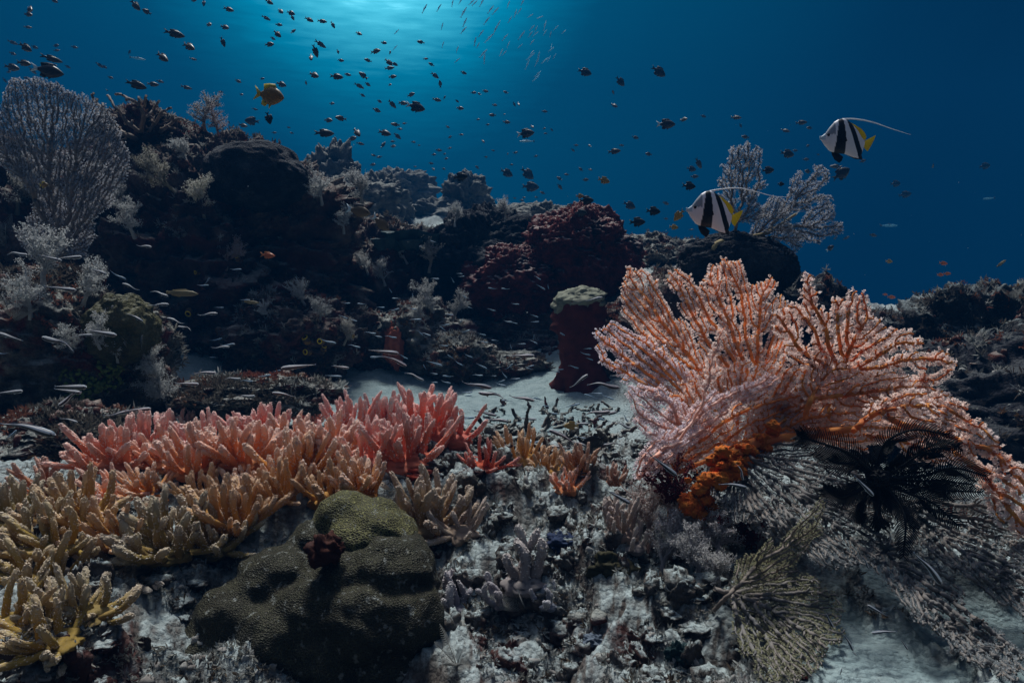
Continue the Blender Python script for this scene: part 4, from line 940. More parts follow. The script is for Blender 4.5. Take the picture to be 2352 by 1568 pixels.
C, N = bed_points(300, .8, 2.3, 900, 1500, 4); rubble('rubble_stones', C, N, .0065, M['turfrock'], 'larger broken coral stones between the two mounds', 4)
# dead branching rubble in the middle
r_ = np.random.default_rng(9); bag = Bag()
for i in range(130):
    px, py = 1090 + 340 * r_.random(), 925 + 130 * r_.random(); loc, nor = hit(px, py)
    if loc is None or loc.y > 2.8: continue
    d = r_.normal(size=3); d[2] = abs(d[2]) * .6 + .1; d /= np.linalg.norm(d); L = .03 + .045 * r_.random(); n = 7; p = [np.array(loc)]
    for s in range(n - 1): d = d + r_.normal(size=3) * .28; d /= np.linalg.norm(d); p.append(p[-1] + d * L / n)
    V, Q = tubes(p, .0065 * (1.1 - .5 * np.linspace(0, 1, n)) * (.7 + .5 * r_.random()), np.arange(-1, n - 1), 6); V += .0022 * r_.normal(size=V.shape); bag.add(V, Q)
tag(link('dead_coral_branches', bag.mesh('dead_coral_branches'), M['turfrock']), 'heap of broken dead coral branches in the middle', None, None, 'stuff')
# growth over the reef rocks
def rock_points(frac, seed, zmin=-.6, skip=()):
    r_ = np.random.default_rng(seed); C, N = [], []
    for o in [x for x in bpy.data.objects if x.type == 'MESH' and x.name.split('.')[0] in ('reef_wall', 'reef_rock')]:
        if 'jet black' in o.get('label', ''): continue
        me = o.data; n = len(me.vertices); co = np.zeros(n * 3); no = np.zeros(n * 3); me.vertices.foreach_get('co', co); me.vertices.foreach_get('normal', no)
        co = co.reshape(-1, 3) + np.array(o.location); no = no.reshape(-1, 3); m = (no[:, 2] > zmin) & (fbm(co * 4 + seed, 2) > .05) & (r_.random(n) < frac); C.append(co[m]); N.append(no[m])
    return np.concatenate(C), np.concatenate(N)
C, N = rock_points(.10, 21, -.4); tufts('reef_growth', C, N, 12, .022, .0020, M['growth'], 'drab feathery growth over the reef rocks', 5, .9)
C, N = rock_points(.034, 33, 0); tufts('pale_reef_growth', C, N, 14, .026, .0022, M['turf'], 'pale feathery growth on the tops of the reef rocks', 6, .9)
C, N = rock_points(.05, 61, -.6); tufts('rusty_reef_growth', C, N, 12, .018, .0020, plain_mat('rusty_growth_mat', (.16, .055, .04), (.10, .06, .03), 5, .95, 0, 0, .3), 'rusty brown growth over the reef rocks', 8, .9)
C, N = rock_points(.016, 45, -.6); rubble('reef_crust', C, N, .010, rock_mat('crust_mat', (.03, .014, .014), (.075, .022, .018), (.14, .09, .07), sed=.5, scale=6, blotch=(.10, .045, .018), lo=.6, hi=1.2), 'small lumpy sponges and crusts all over the reef rocks', 7)

# ------------------------------------------------------------------ fishes
M['fish'] = vcol_mat('fish_skin_mat'); M['fin'] = plain_mat('yellow_fin_mat', (.62, .52, .03), (.55, .42, .02), 40, .6, 0, 0, .4)
M['blackfin'] = plain_mat('black_fin_mat', (.012, .012, .016), (.02, .02, .025), 40, .6, 0); M['whitefin'] = plain_mat('white_fin_mat', (.75, .75, .78), (.7, .7, .74), 40, .6, 0)
def interp(xs, tab): tab = np.array(tab, float); return np.interp(xs, tab[:, 0], tab[:, 1])
def fish_mesh(name, top, bot, wid, fins, colf, nx=34, k=14, xs=None):
    """top/bottom outlines and half width along x (nose at the right end), plus thin fins as closed polygons"""
    x0, x1 = top[0][0], top[-1][0]; xs = x0 + (x1 - x0) * (.5 - .5 * np.cos(np.linspace(0, math.pi, nx))); zt, zb, w = interp(xs, top), interp(xs, bot), interp(xs, wid)
    zc, hh = (zt + zb) / 2, np.maximum((zt - zb) / 2, .004); a = np.arange(k) * 2 * math.pi / k; s = np.sin(a); c = np.cos(a)
    V = np.stack([np.repeat(xs[:, None], k, 1), w[:, None] * np.sign(c) * np.abs(c) ** 1.0, zc[:, None] + hh[:, None] * s], -1).reshape(-1, 3)
    i = np.arange(nx - 1)[:, None] * k; j = np.arange(k)[None]; Q = np.stack([i + j, i + (j + 1) % k, i + k + (j + 1) % k, i + k + j], -1).reshape(-1, 4)
    bag = Bag(); bag.add(V, Q, [(0, q + 1, q) for q in range(1, k - 1)] + [((nx - 1) * k, (nx - 1) * k + q, (nx - 1) * k + q + 1) for q in range(1, k - 1)]); cols = [colf(V)]
    for poly, fc in fins:
        poly = np.array(poly, float); n = len(poly); cen = poly.mean(0); t = .006
        F_ = np.concatenate([[[p[0], t * .3, p[1]] for p in poly], [[p[0], -t * .3, p[1]] for p in poly], [[cen[0], t, cen[1]]], [[cen[0], -t, cen[1]]]])
        T = [(2 * n, q, (q + 1) % n) for q in range(n)] + [(2 * n + 1, n + (q + 1) % n, n + q) for q in range(n)]
        bag.add(F_, [(q, n + q, n + (q + 1) % n, (q + 1) % n) for q in range(n)], T); cols.append(np.broadcast_to(np.array(fc, float), (len(F_), 3)))
    return mesh_from(name, np.concatenate(bag.V), np.concatenate(bag.Q), np.concatenate(bag.T), True, {'Col': np.concatenate(cols)})
def const(c): return lambda V: np.broadcast_to(np.array(c, float), (len(V), 3))
def chromis(dark, fin, deep=.19, fork=.13, dors=.035, tailc=None):
    top = [(-.30, .05), (-.18, .12 * deep / .21), (0, deep), (.15, deep * .98), (.30, deep * .72), (.42, deep * .32), (.48, .01)]
    bot = [(-.30, -.05), (-.18, -.11 * deep / .21), (0, -deep), (.15, -deep * .98), (.30, -deep * .7), (.42, -deep * .34), (.48, -.01)]
    wid = [(-.30, .018), (0, .085), (.2, .10), (.38, .075), (.48, .01)]
    fins = [([(-.27, .045), (-.40, fork * .75), (-.52, fork * 1.15), (-.41, .02), (-.41, -.02), (-.52, -fork * 1.05), (-.40, -fork * .7), (-.27, -.045)], tailc or fin),
            ([(.22, deep * .80), (.12, deep + dors), (-.06, deep + dors * .9), (-.24, deep * .72 + dors * 1.3), (-.20, .08)], fin), ([(0, -deep * .9), (-.08, -deep - dors * .8), (-.22, -deep * .75 - dors), (-.20, -.08)], fin),
            ([(.14, -deep * .85), (.05, -deep - dors * 1.3), (.02, -deep * .9)], fin)]
    def cf(V):
        c = np.tile(np.array([dark], float), (len(V), 1)); e = (np.hypot(V[:, 0] - .36, V[:, 2] - .035) < .025); c[e] = .003; return c
    me = fish_mesh('chromis', top, bot, wid, fins, cf); me.materials.append(M['fish']); return me
CHR = [chromis((.045, .042, .040), (.03, .03, .032)), chromis((.05, .048, .045), (.035, .035, .035), .165, .13), chromis((.04, .036, .034), (.03, .03, .03), .205, .12), chromis((.055, .05, .045), (.04, .04, .04), .18, .15, .045)]
PALE = chromis((.03, .03, .035), (.025, .025, .03), .22, .15, .06, (.45, .55, .6)); BLK = chromis((.008, .008, .010), (.006, .006, .008), .24, .15, .08); BRN = chromis((.11, .07, .035), (.06, .05, .05), .22, .18, .08, (.40, .50, .55))
GOL = chromis((.17, .095, .03), (.42, .32, .03), .27, .20, .09); ORG = chromis((.42, .10, .03), (.40, .14, .04), .17, .15, .06); OCH = chromis((.26, .17, .05), (.30, .20, .06), .22, .15, .08); SURG = chromis((.020, .022, .028), (.02, .022, .028), .25, .12, .05)
def blenny(bend, seed, pale=1.0, far=False):
    top = [(-.50, .008), (-.3, .030), (0, .056), (.24, .078), (.4, .070), (.47, .042), (.5, .006)]; bot = [(-.50, -.008), (-.3, -.028), (0, -.052), (.24, -.074), (.4, -.066), (.47, -.040), (.5, -.006)]; wid = [(-.50, .006), (-.2, .028), (.2, .058), (.42, .05), (.5, .008)]
    fins = [([(-.47, .008), (-.56, .026), (-.575, 0), (-.56, -.026), (-.47, -.008)], (.16, .19, .24)), ([(.22, .07), (.1, .082), (-.3, .046), (-.40, .02)], (.05, .06, .09)), ([(.24, -.06), (.15, -.105), (.10, -.055)], (.25, .28, .32))]
    def cf(V):
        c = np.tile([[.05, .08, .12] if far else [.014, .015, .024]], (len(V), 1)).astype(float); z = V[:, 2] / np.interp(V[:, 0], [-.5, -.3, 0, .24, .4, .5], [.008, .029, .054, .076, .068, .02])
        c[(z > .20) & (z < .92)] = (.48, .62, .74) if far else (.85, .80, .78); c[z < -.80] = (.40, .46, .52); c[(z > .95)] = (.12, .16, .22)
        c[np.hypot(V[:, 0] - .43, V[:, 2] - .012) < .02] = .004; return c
    me = fish_mesh('striped_eel_fish', top, bot, wid, fins, cf, 30, 22); n = len(me.vertices); co = np.zeros(n * 3); me.vertices.foreach_get('co', co); co = co.reshape(-1, 3)
    if bend: x = co[:, 0].copy(); co[:, 2] += bend * .10 * np.sin(x * 5.2 + seed) * np.clip(.4 - x, 0, 1); co[:, 1] += bend * .12 * np.sin(x * 4 + seed * 2) * np.clip(.4 - x, 0, 1); me.vertices.foreach_set('co', co.ravel())
    me.update(); me.materials.append(M['fish']); return me
BLE = [blenny(0, 0), blenny(.5, 1), blenny(1.0, 2), blenny(-.8, 3)]; BLF = [blenny(0, 4, far=True), blenny(.6, 5, far=True), blenny(-.6, 6, far=True)]  # far copies have the bluish haze and glints put into their skin colour
THIN = fish_mesh('slender_fish', [(-.42, .02), (-.1, .07), (.2, .075), (.42, .04), (.5, .005)], [(-.42, -.02), (-.1, -.065), (.2, -.07), (.42, -.04), (.5, -.005)], [(-.42, .01), (.1, .05), (.5, .006)],
                 [([(-.40, .02), (-.55, .10), (-.47, 0), (-.55, -.10), (-.40, -.02)], (.04, .05, .06)), ([(.15, .06), (0, .12), (-.1, .06)], (.04, .05, .06))], const((.14, .40, .55)), 18, 10); THIN.materials.append(M['fish'])
SIL = THIN.copy(); SIL.materials.clear(); SIL.materials.append(plain_mat('silver_fish_mat', (.45, .70, .80), (.40, .62, .72), 10, .4, 0, 0, .6))
WRA = fish_mesh('wrasse', [(-.42, .04), (-.2, .09), (.1, .11), (.35, .08), (.5, .01)], [(-.42, -.04), (-.2, -.08), (.1, -.10), (.35, -.07), (.5, -.01)], [(-.42, .015), (.1, .06), (.5, .008)],
                [([(-.40, .04), (-.52, .06), (-.53, -.06), (-.40, -.04)], (.22, .17, .08)), ([(.28, .09), (.1, .14), (-.3, .10), (-.38, .05)], (.24, .18, .07)), ([(0, -.09), (-.1, -.13), (-.35, -.08), (-.38, -.04)], (.24, .18, .07))], const((.24, .19, .10)), 22, 12); WRA.materials.append(M['fish'])
LM = [('golden damselfish', 620, 220), ('plate coral crest', 600, 350), ('staghorn coral', 320, 235), ('big pale sea fan', 140, 380), ('hazy pinnacle', 775, 410), ('lone horn-shaped rock', 1075, 450), ('red sponge boulders', 1280, 600), ('upper banded fish', 1940, 325),
      ('lower banded fish', 1640, 485), ('stalked grey fan', 1790, 470), ('brightest surface glow', 930, 20), ('large pale-tailed fish', 955, 245), ('right reef slope', 2230, 720), ('upper left corner', 0, 0), ('pale-tailed fish in midwater', 1210, 306), ('black slab sponge', 1690, 600),
      ('tallest red finger coral', 890, 910), ('yellow ringed sea squirts', 725, 795), ('mushroom-capped pillar', 1335, 690), ('white soft coral trees', 940, 610), ('olive mound coral', 280, 720), ('pink finger corals', 560, 960), ('dead coral heap', 1270, 960), ('sand channel', 1080, 870),
      ('orange sea fan', 1560, 860), ('black feather star', 2017, 1097), ('brain coral', 760, 1300), ('lower right sea fan', 1850, 1420), ('encrusted left rock', 150, 830), ('brown wrasse', 420, 672), ('orange upright sponge', 905, 790), ('amber finger corals', 1250, 1070)]
ORD = ['nearest', 'second nearest', 'third nearest', 'fourth nearest', 'fifth nearest', 'sixth nearest', 'seventh nearest', 'eighth nearest', 'ninth nearest', 'tenth nearest', 'eleventh nearest', 'twelfth nearest', 'thirteenth nearest', 'fourteenth nearest', 'fifteenth nearest']
pending = []
PROBE = []
def fish(me, name, px, py, lpx, ang, real, face=1, cat='fish', base='dark chromis', group=None, label=None, yaw=None, Dmax=12., Dmin=.7, D=None):
    d = D or min(max(real * F / lpx, Dmin), Dmax)
    loc, nor = hit(px, py)
    dist = loc.y if loc is not None else 1e9
    if d > dist * .93: d = dist * .93
    S = lpx / F * d / (.86 if name == 'striped_fish' else .98)
    o = link(name, me, None, None, P(px, py, d)); y = random.gauss(0, .5) if yaw is None else yaw
    m = Matrix.Rotation(-ang, 4, 'Y') @ Matrix.Rotation(y + (math.pi if face < 0 else 0), 4, 'Z')
    o.rotation_euler = m.to_euler(); o.scale = (S / max(.8, abs(math.cos(y))), S, S); tag(o, label, cat, group)
    if not label: pending.append((o, base, px, py))
    return o
def label_pending():
    bl = {}
    for o, base, px, py in pending:
        nm, x, y = min(LM, key=lambda l: math.hypot(l[1] - px, l[2] - py)); dx, dy = px - x, py - y
        side = ('right of' if dx > 0 else 'left of') if abs(dx) > abs(dy) else ('below' if dy > 0 else 'above')
        bl.setdefault((base, nm, side), []).append((math.hypot(dx, dy), o))
    for (base, nm, side), L in bl.items():
        L.sort(key=lambda t: t[0])
        for i, (d, o) in enumerate(L):
            if len(L) == 1: o['label'] = f'{base} alone {side} the {nm}' if False else f'{base}, the only one just {side} the {nm}'
            else: o['label'] = f'{base}, {ORD[min(i, 14)]} of those {side} the {nm}'
K = .36617
def Z1(x, y): return x * K, y * K
def Z2(x, y): return 746.5 + x * K, y * K
def Z3(x, y): return 1493 + x * K, y * K
def Z4(x, y): return x * K, 516.8 + y * K
def Z5(x, y): return 746.5 + x * K, 516.8 + y * K
def Z6(x, y): return 1493 + x * K, 516.8 + y * K
def Z8(x, y): return 746.5 + x * K, 994 + y * K
def Z9(x, y): return 1493 + x * K, 994 + y * K
# x, y, length in zoomed units [, tilt in degrees (+ = nose up)]
A1 = '185 60 100 -25,178 92 65 -12,175 172 42,340 4 55 -30,850 35 90 -48,920 75 68 -30,1215 3 50 -15,1278 20 48 -85,1435 60 72 -20,1690 15 58 -30,1670 115 52 -22,1760 72 58 -40,1825 83 60 -22,1835 112 42 -60,1940 125 62 -25,2022 135 62 -8,2088 158 52 -60,1310 155 68 -20,1410 172 68 -20,1095 213 108 -10,1185 293 112 -28,1020 360 112 -35,1398 265 64 -70,1750 157 44,1840 197 40 40,1740 215 66 -42,1712 243 38,1690 280 64,2010 278 70 -30,1978 322 74 -75,1950 362 56 -70,2120 326 32 -70,2138 380 42,80 268 46 -18,160 298 95 -32,218 297 40 -20,352 287 42,355 317 38,468 297 38,80 337 42 -20,325 370 98 -10,150 397 98 -10,75 424 95 -12,205 445 48 -70,342 410 36,425 420 30 -30,625 410 42 -40,655 420 38 -30,812 328 32 60,1213 372 40,693 487 38 -20,855 533 108 -15,960 530 62,1005 512 38,1170 550 58,1495 510 45 -25,1645 495 30,1765 530 72 -20,1970 472 82 -28,2112 482 85 -8,2180 468 36,1515 593 32 -20,1385 578 32,1345 606 34,1350 650 56 -5,1920 522 28 80,2083 650 36,1600 686 34,1525 788 66 -15,1435 768 24 -60,1460 800 30,2060 755 62 -10,2138 743 70,2035 836 112,1720 833 30,1810 800 22,1830 835 25,510 583 24,672 568 22,30 505 36 -60,55 452 36,165 490 34'
A2 = '213 212 52 -30,370 270 44 -15,600 265 50 -15,318 323 70,407 332 50,270 380 44,400 392 64 -40,405 428 62,437 403 44 -20,632 370 32 20,667 405 40 -25,145 470 42 -15,240 475 72 -38,425 482 52,215 540 58 -22,268 530 44 -18,407 532 36,870 458 42 -20,690 475 58 -35,722 527 48 -85,235 598 36 -25,540 595 58,342 636 40,422 655 62 -45,325 692 52 -20,703 627 56 -10,490 648 60 -10,750 612 28 60,828 635 28 -20,848 680 50 -12,932 582 38,968 590 28 -40,1007 573 40,1133 580 36 -25,1187 655 34 -65,1215 655 32 -65,1065 660 34 -10,1050 723 46,1125 717 26 -25,1140 767 48,1378 700 40,960 750 26,1020 783 26,440 782 58 -8,498 775 30,470 810 36,375 835 88 -18,200 832 78 -48,455 855 54 -40,172 870 62,222 902 46,365 910 50 60,428 918 42,425 888 32,305 975 32,340 985 36 15,555 892 30,590 912 20,785 860 36,855 845 32,770 797 30 -30,992 887 32 -50,715 943 40,683 970 32,783 930 26 15,760 995 32,750 967 22,1300 795 34 -50,1375 807 24,1422 815 25 -40,1383 838 24,1195 958 32 10,1145 967 22,1055 945 24,1323 980 28 15,1010 985 24,1808 580 32 -45,1815 663 48 -35,1947 863 44 -15,1815 950 78 5,1860 912 32,2030 967 46,1575 912 30,1555 942 30 -30,1660 915 26 -40,255 1195 62 10,1473 1172 46 -45,1545 1292 64 -10,2138 1275 44 -20,1605 1063 36 -40,1665 1065 26 -20,1515 1095 32,1470 1120 42 -35,1635 1128 44 10,1365 1210 36 -25,1115 1253 26 20,1142 1243 24,1190 1243 22,1248 1240 26,1235 1257 30,1325 1237 24,665 1025 32,680 1062 30 -40,745 1060 26,565 1047 22,955 1050 32 -40,1170 1033 26,160 1030 50,300 1033 40'
A3 = '210 750 64 -15,335 730 36 -20,540 738 58,568 788 30 -60,598 860 52,850 820 50 -25,950 770 66,1000 803 44,990 915 36 30,910 945 32,1055 970 30,978 1000 40,1335 1010 46 20,1165 1045 62 -8,990 1075 56,1775 1040 48 -30,442 1145 44,305 1025 74 -58,100 1275 40 -20,260 1440 28,100 1372 32,280 1108 50,1400 1475 54,1160 1495 40 15,1230 1493 38 35'
def parse(s):
    for q in s.split(','):
        v = [float(a) for a in q.split()]; yield v[0], v[1], v[2], (v[3] if len(v) > 3 else random.uniform(-12, 6))
G1 = 'chromis shoal in the blue water'
for zf, s in ((Z1, A1), (Z2, A2), (Z3, A3)):
    for x, y, l, a in parse(s):
        px, py = zf(x, y); far = l < 45
        fish(CHR[random.randrange(4)], 'chromis', px, py, l * K, R(a), .085 * random.uniform(.85, 1.2), 1 if random.random() < .86 or l > 85 else -1, base='tiny dark chromis' if far else 'dark chromis', group=G1, Dmin=2.3, Dmax=10.5)
# larger single fishes
G2 = 'big dark reef fish in midwater'
for zf, x, y, l, a, me, f, lab, dd in [
    (Z1, 300, 445, 170, -10, PALE, 1, 'large dark fish with a pale tail above the big pale sea fan', 2.6), (Z1, 865, 368, 90, -8, THIN, 1, 'faint slender fish in the upper left water', 9), (Z1, 1685, 742, 78, -75, BLK, 1, 'black fish turned upright below the golden damselfish', 3),
    (Z1, 1580, 760, 92, -6, SURG, -1, 'dim blue-grey fish swimming left near the plate coral crest', 6), (Z2, 570, 672, 118, -14, PALE, 1, 'large dark fish with pale tail left of the middle of the water', 4.2), (Z2, 1260, 838, 108, 5, PALE, 1, 'oval dark fish with a bright pale tail in midwater', 5), (Z2, 1265, 887, 92, 0, THIN, -1, 'slender shadowy fish just under the oval pale-tailed one', 7.5),
    (Z2, 1630, 453, 88, -18, SURG, 1, 'dusky fish high in the water right of the glow, leftmost of three', 6.5), (Z2, 1852, 512, 74, -45, SURG, 1, 'dusky fish diving steeply right of the glow', 6.5), (Z2, 2093, 450, 100, -32, SURG, 1, 'dusky fish high in the water, farthest right of three', 5.5), (Z2, 2140, 780, 118, 0, PALE, 1, 'round black fish with pale tail above the dark red sponges', 4.5),
    (Z2, 1140, 1085, 84, -25, SURG, 1, 'blurred dusky fish over the hazy far reef, left one', 8), (Z2, 1270, 1090, 100, -40, SURG, 1, 'blurred dusky fish over the hazy far reef, right one', 8), (Z2, 1290, 1172, 108, -5, SURG, 1, 'long dusky fish low over the hazy far reef', 8), (Z2, 850, 1110, 94, 8, BLK, 1, 'black damselfish just left above the lone horn-shaped rock', 3.4),
    (Z2, 1640, 1258, 92, 0, BLK, 1, 'black damselfish above the turf covered terrace', 3.4), (Z2, 1910, 1288, 84, -25, SURG, 1, 'blue-grey fish right of the black damselfish', 6), (Z2, 2060, 1325, 92, -5, BLK, 1, 'black damselfish left of the lower banded fish', 3.2), (Z2, 1960, 1393, 98, 0, BLK, 1, 'largest black damselfish just over the turf terrace', 3.2), (Z2, 1605, 1335, 80, 5, SURG, 1, 'faint blue fish under the black damselfish', 9),
    (Z2, 1600, 1230, 52, 0, OCH, 1, 'pale brownish fish behind the black damselfish', 4), (Z2, 1750, 1132, 78, -15, OCH, 1, 'ochre tailed damselfish over the red sponges', 3.6), (Z3, 862, 965, 90, -10, SURG, 1, 'dusky fish between the two grey fan crowns', 5), (Z3, 1200, 1090, 128, 32, SURG, 1, 'long dusky fish rising below the upper banded fish', 4.2), (Z3, 740, 1068, 82, 5, SURG, 1, 'oval black fish touching the stalked grey fan', 3.6),
    (Z3, 822, 1155, 44, 0, BLK, 1, 'small black fish inside the stalked grey fan', 2.7), (Z3, 245, 1167, 88, -5, BLK, 1, 'black damselfish upper left of the lower banded fish', 3.2), (Z3, 260, 1060, 62, -10, SURG, 1, 'faint fish below the steeply tilted chromis', 7), (Z3, 2100, 1042, 74, 10, SURG, 1, 'faint shadow of a fish at far right, upper one', 11), (Z3, 2125, 1245, 80, 5, THIN, -1, 'faint shadow of a fish at far right, lower one', 11), (Z3, 1540, 1152, 74, 5, SURG, 1, 'faint fish shadow right of the stalked fan', 11),
    (Z3, 1600, 1220, 74, 10, SURG, 1, 'faint fish shadow, the lower right neighbour of the stalked fan', 11), (Z3, 1500, 1415, 104, 0, THIN, 1, 'long faint fish shadow low in the right water', 11), (Z3, 180, 1352, 88, 50, OCH, -1, 'yellow brown damselfish at the snout of the lower banded fish', 1.7), (Z3, 150, 1425, 58, -8, OCH, 1, 'small ochre fish below the yellow brown damselfish', 2.6), (Z6, 1130, 145, 60, 35, PALE, 1, 'dark fish with pale tail right of the black slab sponge', 4.5),
    (Z6, 1500, 228, 44, -5, OCH, 1, 'tiny yellowish fish in the open right water', 4.5), (Z6, 1840, 240, 56, -8, ORG, 1, 'reddish fish above the right reef slope, upper one', 4), (Z6, 1865, 305, 48, 0, ORG, 1, 'reddish fish above the right reef slope, lower right one', 4), (Z6, 1822, 312, 50, -3, ORG, 1, 'reddish fish above the right reef slope, lower left one', 4), (Z6, 2205, 240, 78, 32, WRA, 1, 'thin yellow fish slanting above the right reef slope', 3),
    (Z6, 1475, 435, 32, 0, ORG, 1, 'tiny reddish fish low over the far right seabed, left one', 5), (Z6, 1515, 452, 52, -5, ORG, 1, 'tiny reddish fish low over the far right seabed, right one', 5), (Z2, 210, 1325, 158, -12, BRN, 1, 'brown damselfish with pale tail in front of the ridge, upper one', 2.6), (Z2, 350, 1400, 140, -40, BRN, 1, 'brown damselfish with pale tail in front of the ridge, lower one', 2.7),
    (Z1, 1690, 600, 200, -12, GOL, 1, 'golden damselfish with yellow fins high over the plate coral', 1.9), (Z4, 1680, 190, 98, -5, ORG, 1, 'orange fairy basslet in front of the dark wall', 2.6), (Z4, 1145, 428, 190, -3, WRA, 1, 'olive brown wrasse along the dark wall', 2.4), (Z4, 1580, 485, 88, -5, WRA, 1, 'pale yellowish wrasse on the maroon shoulder', 2.6),
    (Z5, 1685, 1350, 150, -170, BLK, 1, 'black round damselfish over the dead coral heap', 1.45), (Z5, 1545, 1258, 100, 0, OCH, -1, 'yellow-bellied small fish over the dead coral heap', 1.6), (Z1, 275, 1160, 58, 5, GOL, 1, 'tiny bright yellow fish in front of the big pale sea fan', 2.3), (Z5, 180, 697, 26, 60, GOL, 1, 'tiny yellow fish at the dark foot of the reef', 2.8), (Z9, 1800, 1215, 78, 40, OCH, -1, 'olive yellow small fish on the lower right sea fan', .80)]:
    px, py = zf(x, y); fish(me, 'damselfish' if me in (BLK, BRN, GOL, OCH) else 'wrasse' if me is WRA else 'reef_fish', px, py, l * K, R(a), 1, f, group=None, label=lab, D=dd, yaw=random.gauss(0, .12))
# slender fish under the surface
A7 = '625 55 60,715 50 55,800 20 45,850 10 40,870 78 70,920 15 50,940 20 50,985 15 55,1040 60 60,1070 70 55,878 140 60,870 190 60,1015 130 60,1070 185 60,1090 150 45,980 210 55,1030 240 70,942 260 60,1130 235 55,1150 280 40,1240 215 55,1230 228 55,1290 215 50,1300 175 50,1325 182 45,1380 160 60,1160 125 50,1195 85 50,1220 70 45,1240 15 45,1150 30 45,1290 100 45,1350 110 45,1300 265 45,1225 290 40,1320 215 45,1415 215 45,1450 175 40,1380 205 40,1500 200 40,830 310 45,995 335 70,1000 370 60,1105 330 45,1125 335 45,960 285 40,1290 355 65,1300 330 45,1340 350 55,1420 310 45,1270 405 60,1330 390 60,1380 380 55,1420 295 40,1440 355 40,1335 465 55,1325 490 60,1405 370 45,830 380 45,735 165 45,740 280 40,450 200 40,440 300 40'
for x, y, l, a in parse(A7):
    px, py = Z2(x, y); fish(SIL, 'slender_fish', px, py, l * K, R(random.gauss(57, 11)), .2, 1, base='shadowy slender fish', group='slender fish shoal under the surface', D=random.uniform(17, 24), yaw=random.gauss(0, .2))
# striped little fish
B4 = '108 182 112 -5,320 207 112 -15,440 204 130 3,615 288 92 -22,742 318 84 -30,820 385 92 -20,385 398 145 -8,1000 430 98 -17,998 498 104 0,905 132 92 -8,1275 378 62 0,1300 350 44 50,1480 278 62 0,1305 557 98 3,1100 598 98 -15,1160 645 90 -8,848 578 94 -28,62 700 130 -18,640 675 165 -10,520 692 104 3,1385 765 92 0,1430 750 78 5,1358 718 64 10,1338 830 46 0,15 805 54 0,65 1047 142 5,450 1014 185 0,430 1040 145 -8,755 1177 132 5,870 1157 144 5,995 1200 104 3,435 1222 94 -15,72 1315 80 40,1285 927 124 0,1180 995 134 0,1460 964 92 0,1550 978 68 0,1545 1075 104 5,1660 945 74 8,1735 915 44 10,2140 890 84 -10,2095 947 84 -5,1540 470 52 0,1375 518 46 0,2060 730 84 -15'
B5 = '375 795 148 -8,440 850 135 -28,690 868 84 -18,565 950 104 -25,960 1003 155 -15,1235 820 138 0,1045 1065 148 -8,1240 1085 132 -12,1595 975 114 35,1755 1007 165 -8,1865 790 112 0,1870 945 124 -5,1690 462 92 8,1010 1180 120 -15,1075 1220 128 -8,1170 1262 88 10,1275 1215 92 -5,1710 1178 144 6,1760 1185 124 10,1600 1245 98 0,1485 1320 155 -25,1585 1365 94 -20,1590 1333 84 -5,1865 1255 98 -22,1800 1375 94 0,1845 1340 68 0,1475 1390 94 0,1310 1360 84 -3,1055 1382 104 0,890 1208 84 0,1670 1075 84 -20,1775 1080 68 -20,1705 1057 62 0,1560 1130 74 15,285 677 62,330 697 50 -15,415 702 60,490 825 55 -30,325 828 74 0,185 760 66,115 577 50 -20,178 597 44 -15,230 495 46,135 490 42,350 517 44,437 530 54 10,548 525 50 -10,445 460 44,570 592 60,410 410 30 -60,548 447 32 80,595 675 44 -40,635 685 54 -15,740 650 38 -40,745 757 48,755 625 48,780 562 48,858 595 34 55,885 665 46 15,900 820 50 -25,790 827 44 -35,840 867 48 -30,985 885 60 -25,995 733 50,985 685 46 -15,1065 723 36,1165 760 30 -75,1235 745 44,1310 733 44 -25,1315 570 44 -20,1318 607 46,1150 605 48,1190 615 32,1195 495 42,1045 532 46 -15,910 518 30 -20,873 448 32 -40,1050 397 46,1130 400 42,1355 390 54 -30,1335 332 38 -30,1400 385 30 -80,1310 705 32 80,1500 690 54 -30,1590 570 54 -25,1650 775 44,1635 808 54 -15,1560 890 56 -15,1660 840 40 -20,1155 888 52 40,1285 885 48 10,1285 900 42,1470 905 46,1450 918 42,1195 965 54,1105 978 44 15,1125 940 44 -50,1105 1000 56 -15,1135 1100 50,890 1050 62,895 1070 46,960 942 56,770 947 56 -5,685 932 40,625 890 32 -60,760 985 52 -15,685 985 40,800 345 34 -60,855 322 36,845 305 32,690 337 48,610 135 34,680 105 40 -20,1060 945 28,1340 1090 60 -15,1390 1135 48,1885 1210 50 -60,1755 1222 80 -20,1430 1180 60 -10'
G3 = 'small black and white striped fish'
for zf, s in ((Z4, B4), (Z5, B5)):
    for x, y, l, a in parse(s):
        px, py = zf(x, y); fish(BLF[random.randrange(3)] if l < 88 else BLE[0] if random.random() < .5 else BLE[random.randrange(1, 4)], 'striped_fish', px, py, l * K, R(a), .046, 1 if random.random() < .85 else -1, base='tiny striped fish' if l < 63 else 'slim striped fish', group=G3, Dmin=.85, Dmax=2.9, yaw=random.gauss(0, .15))
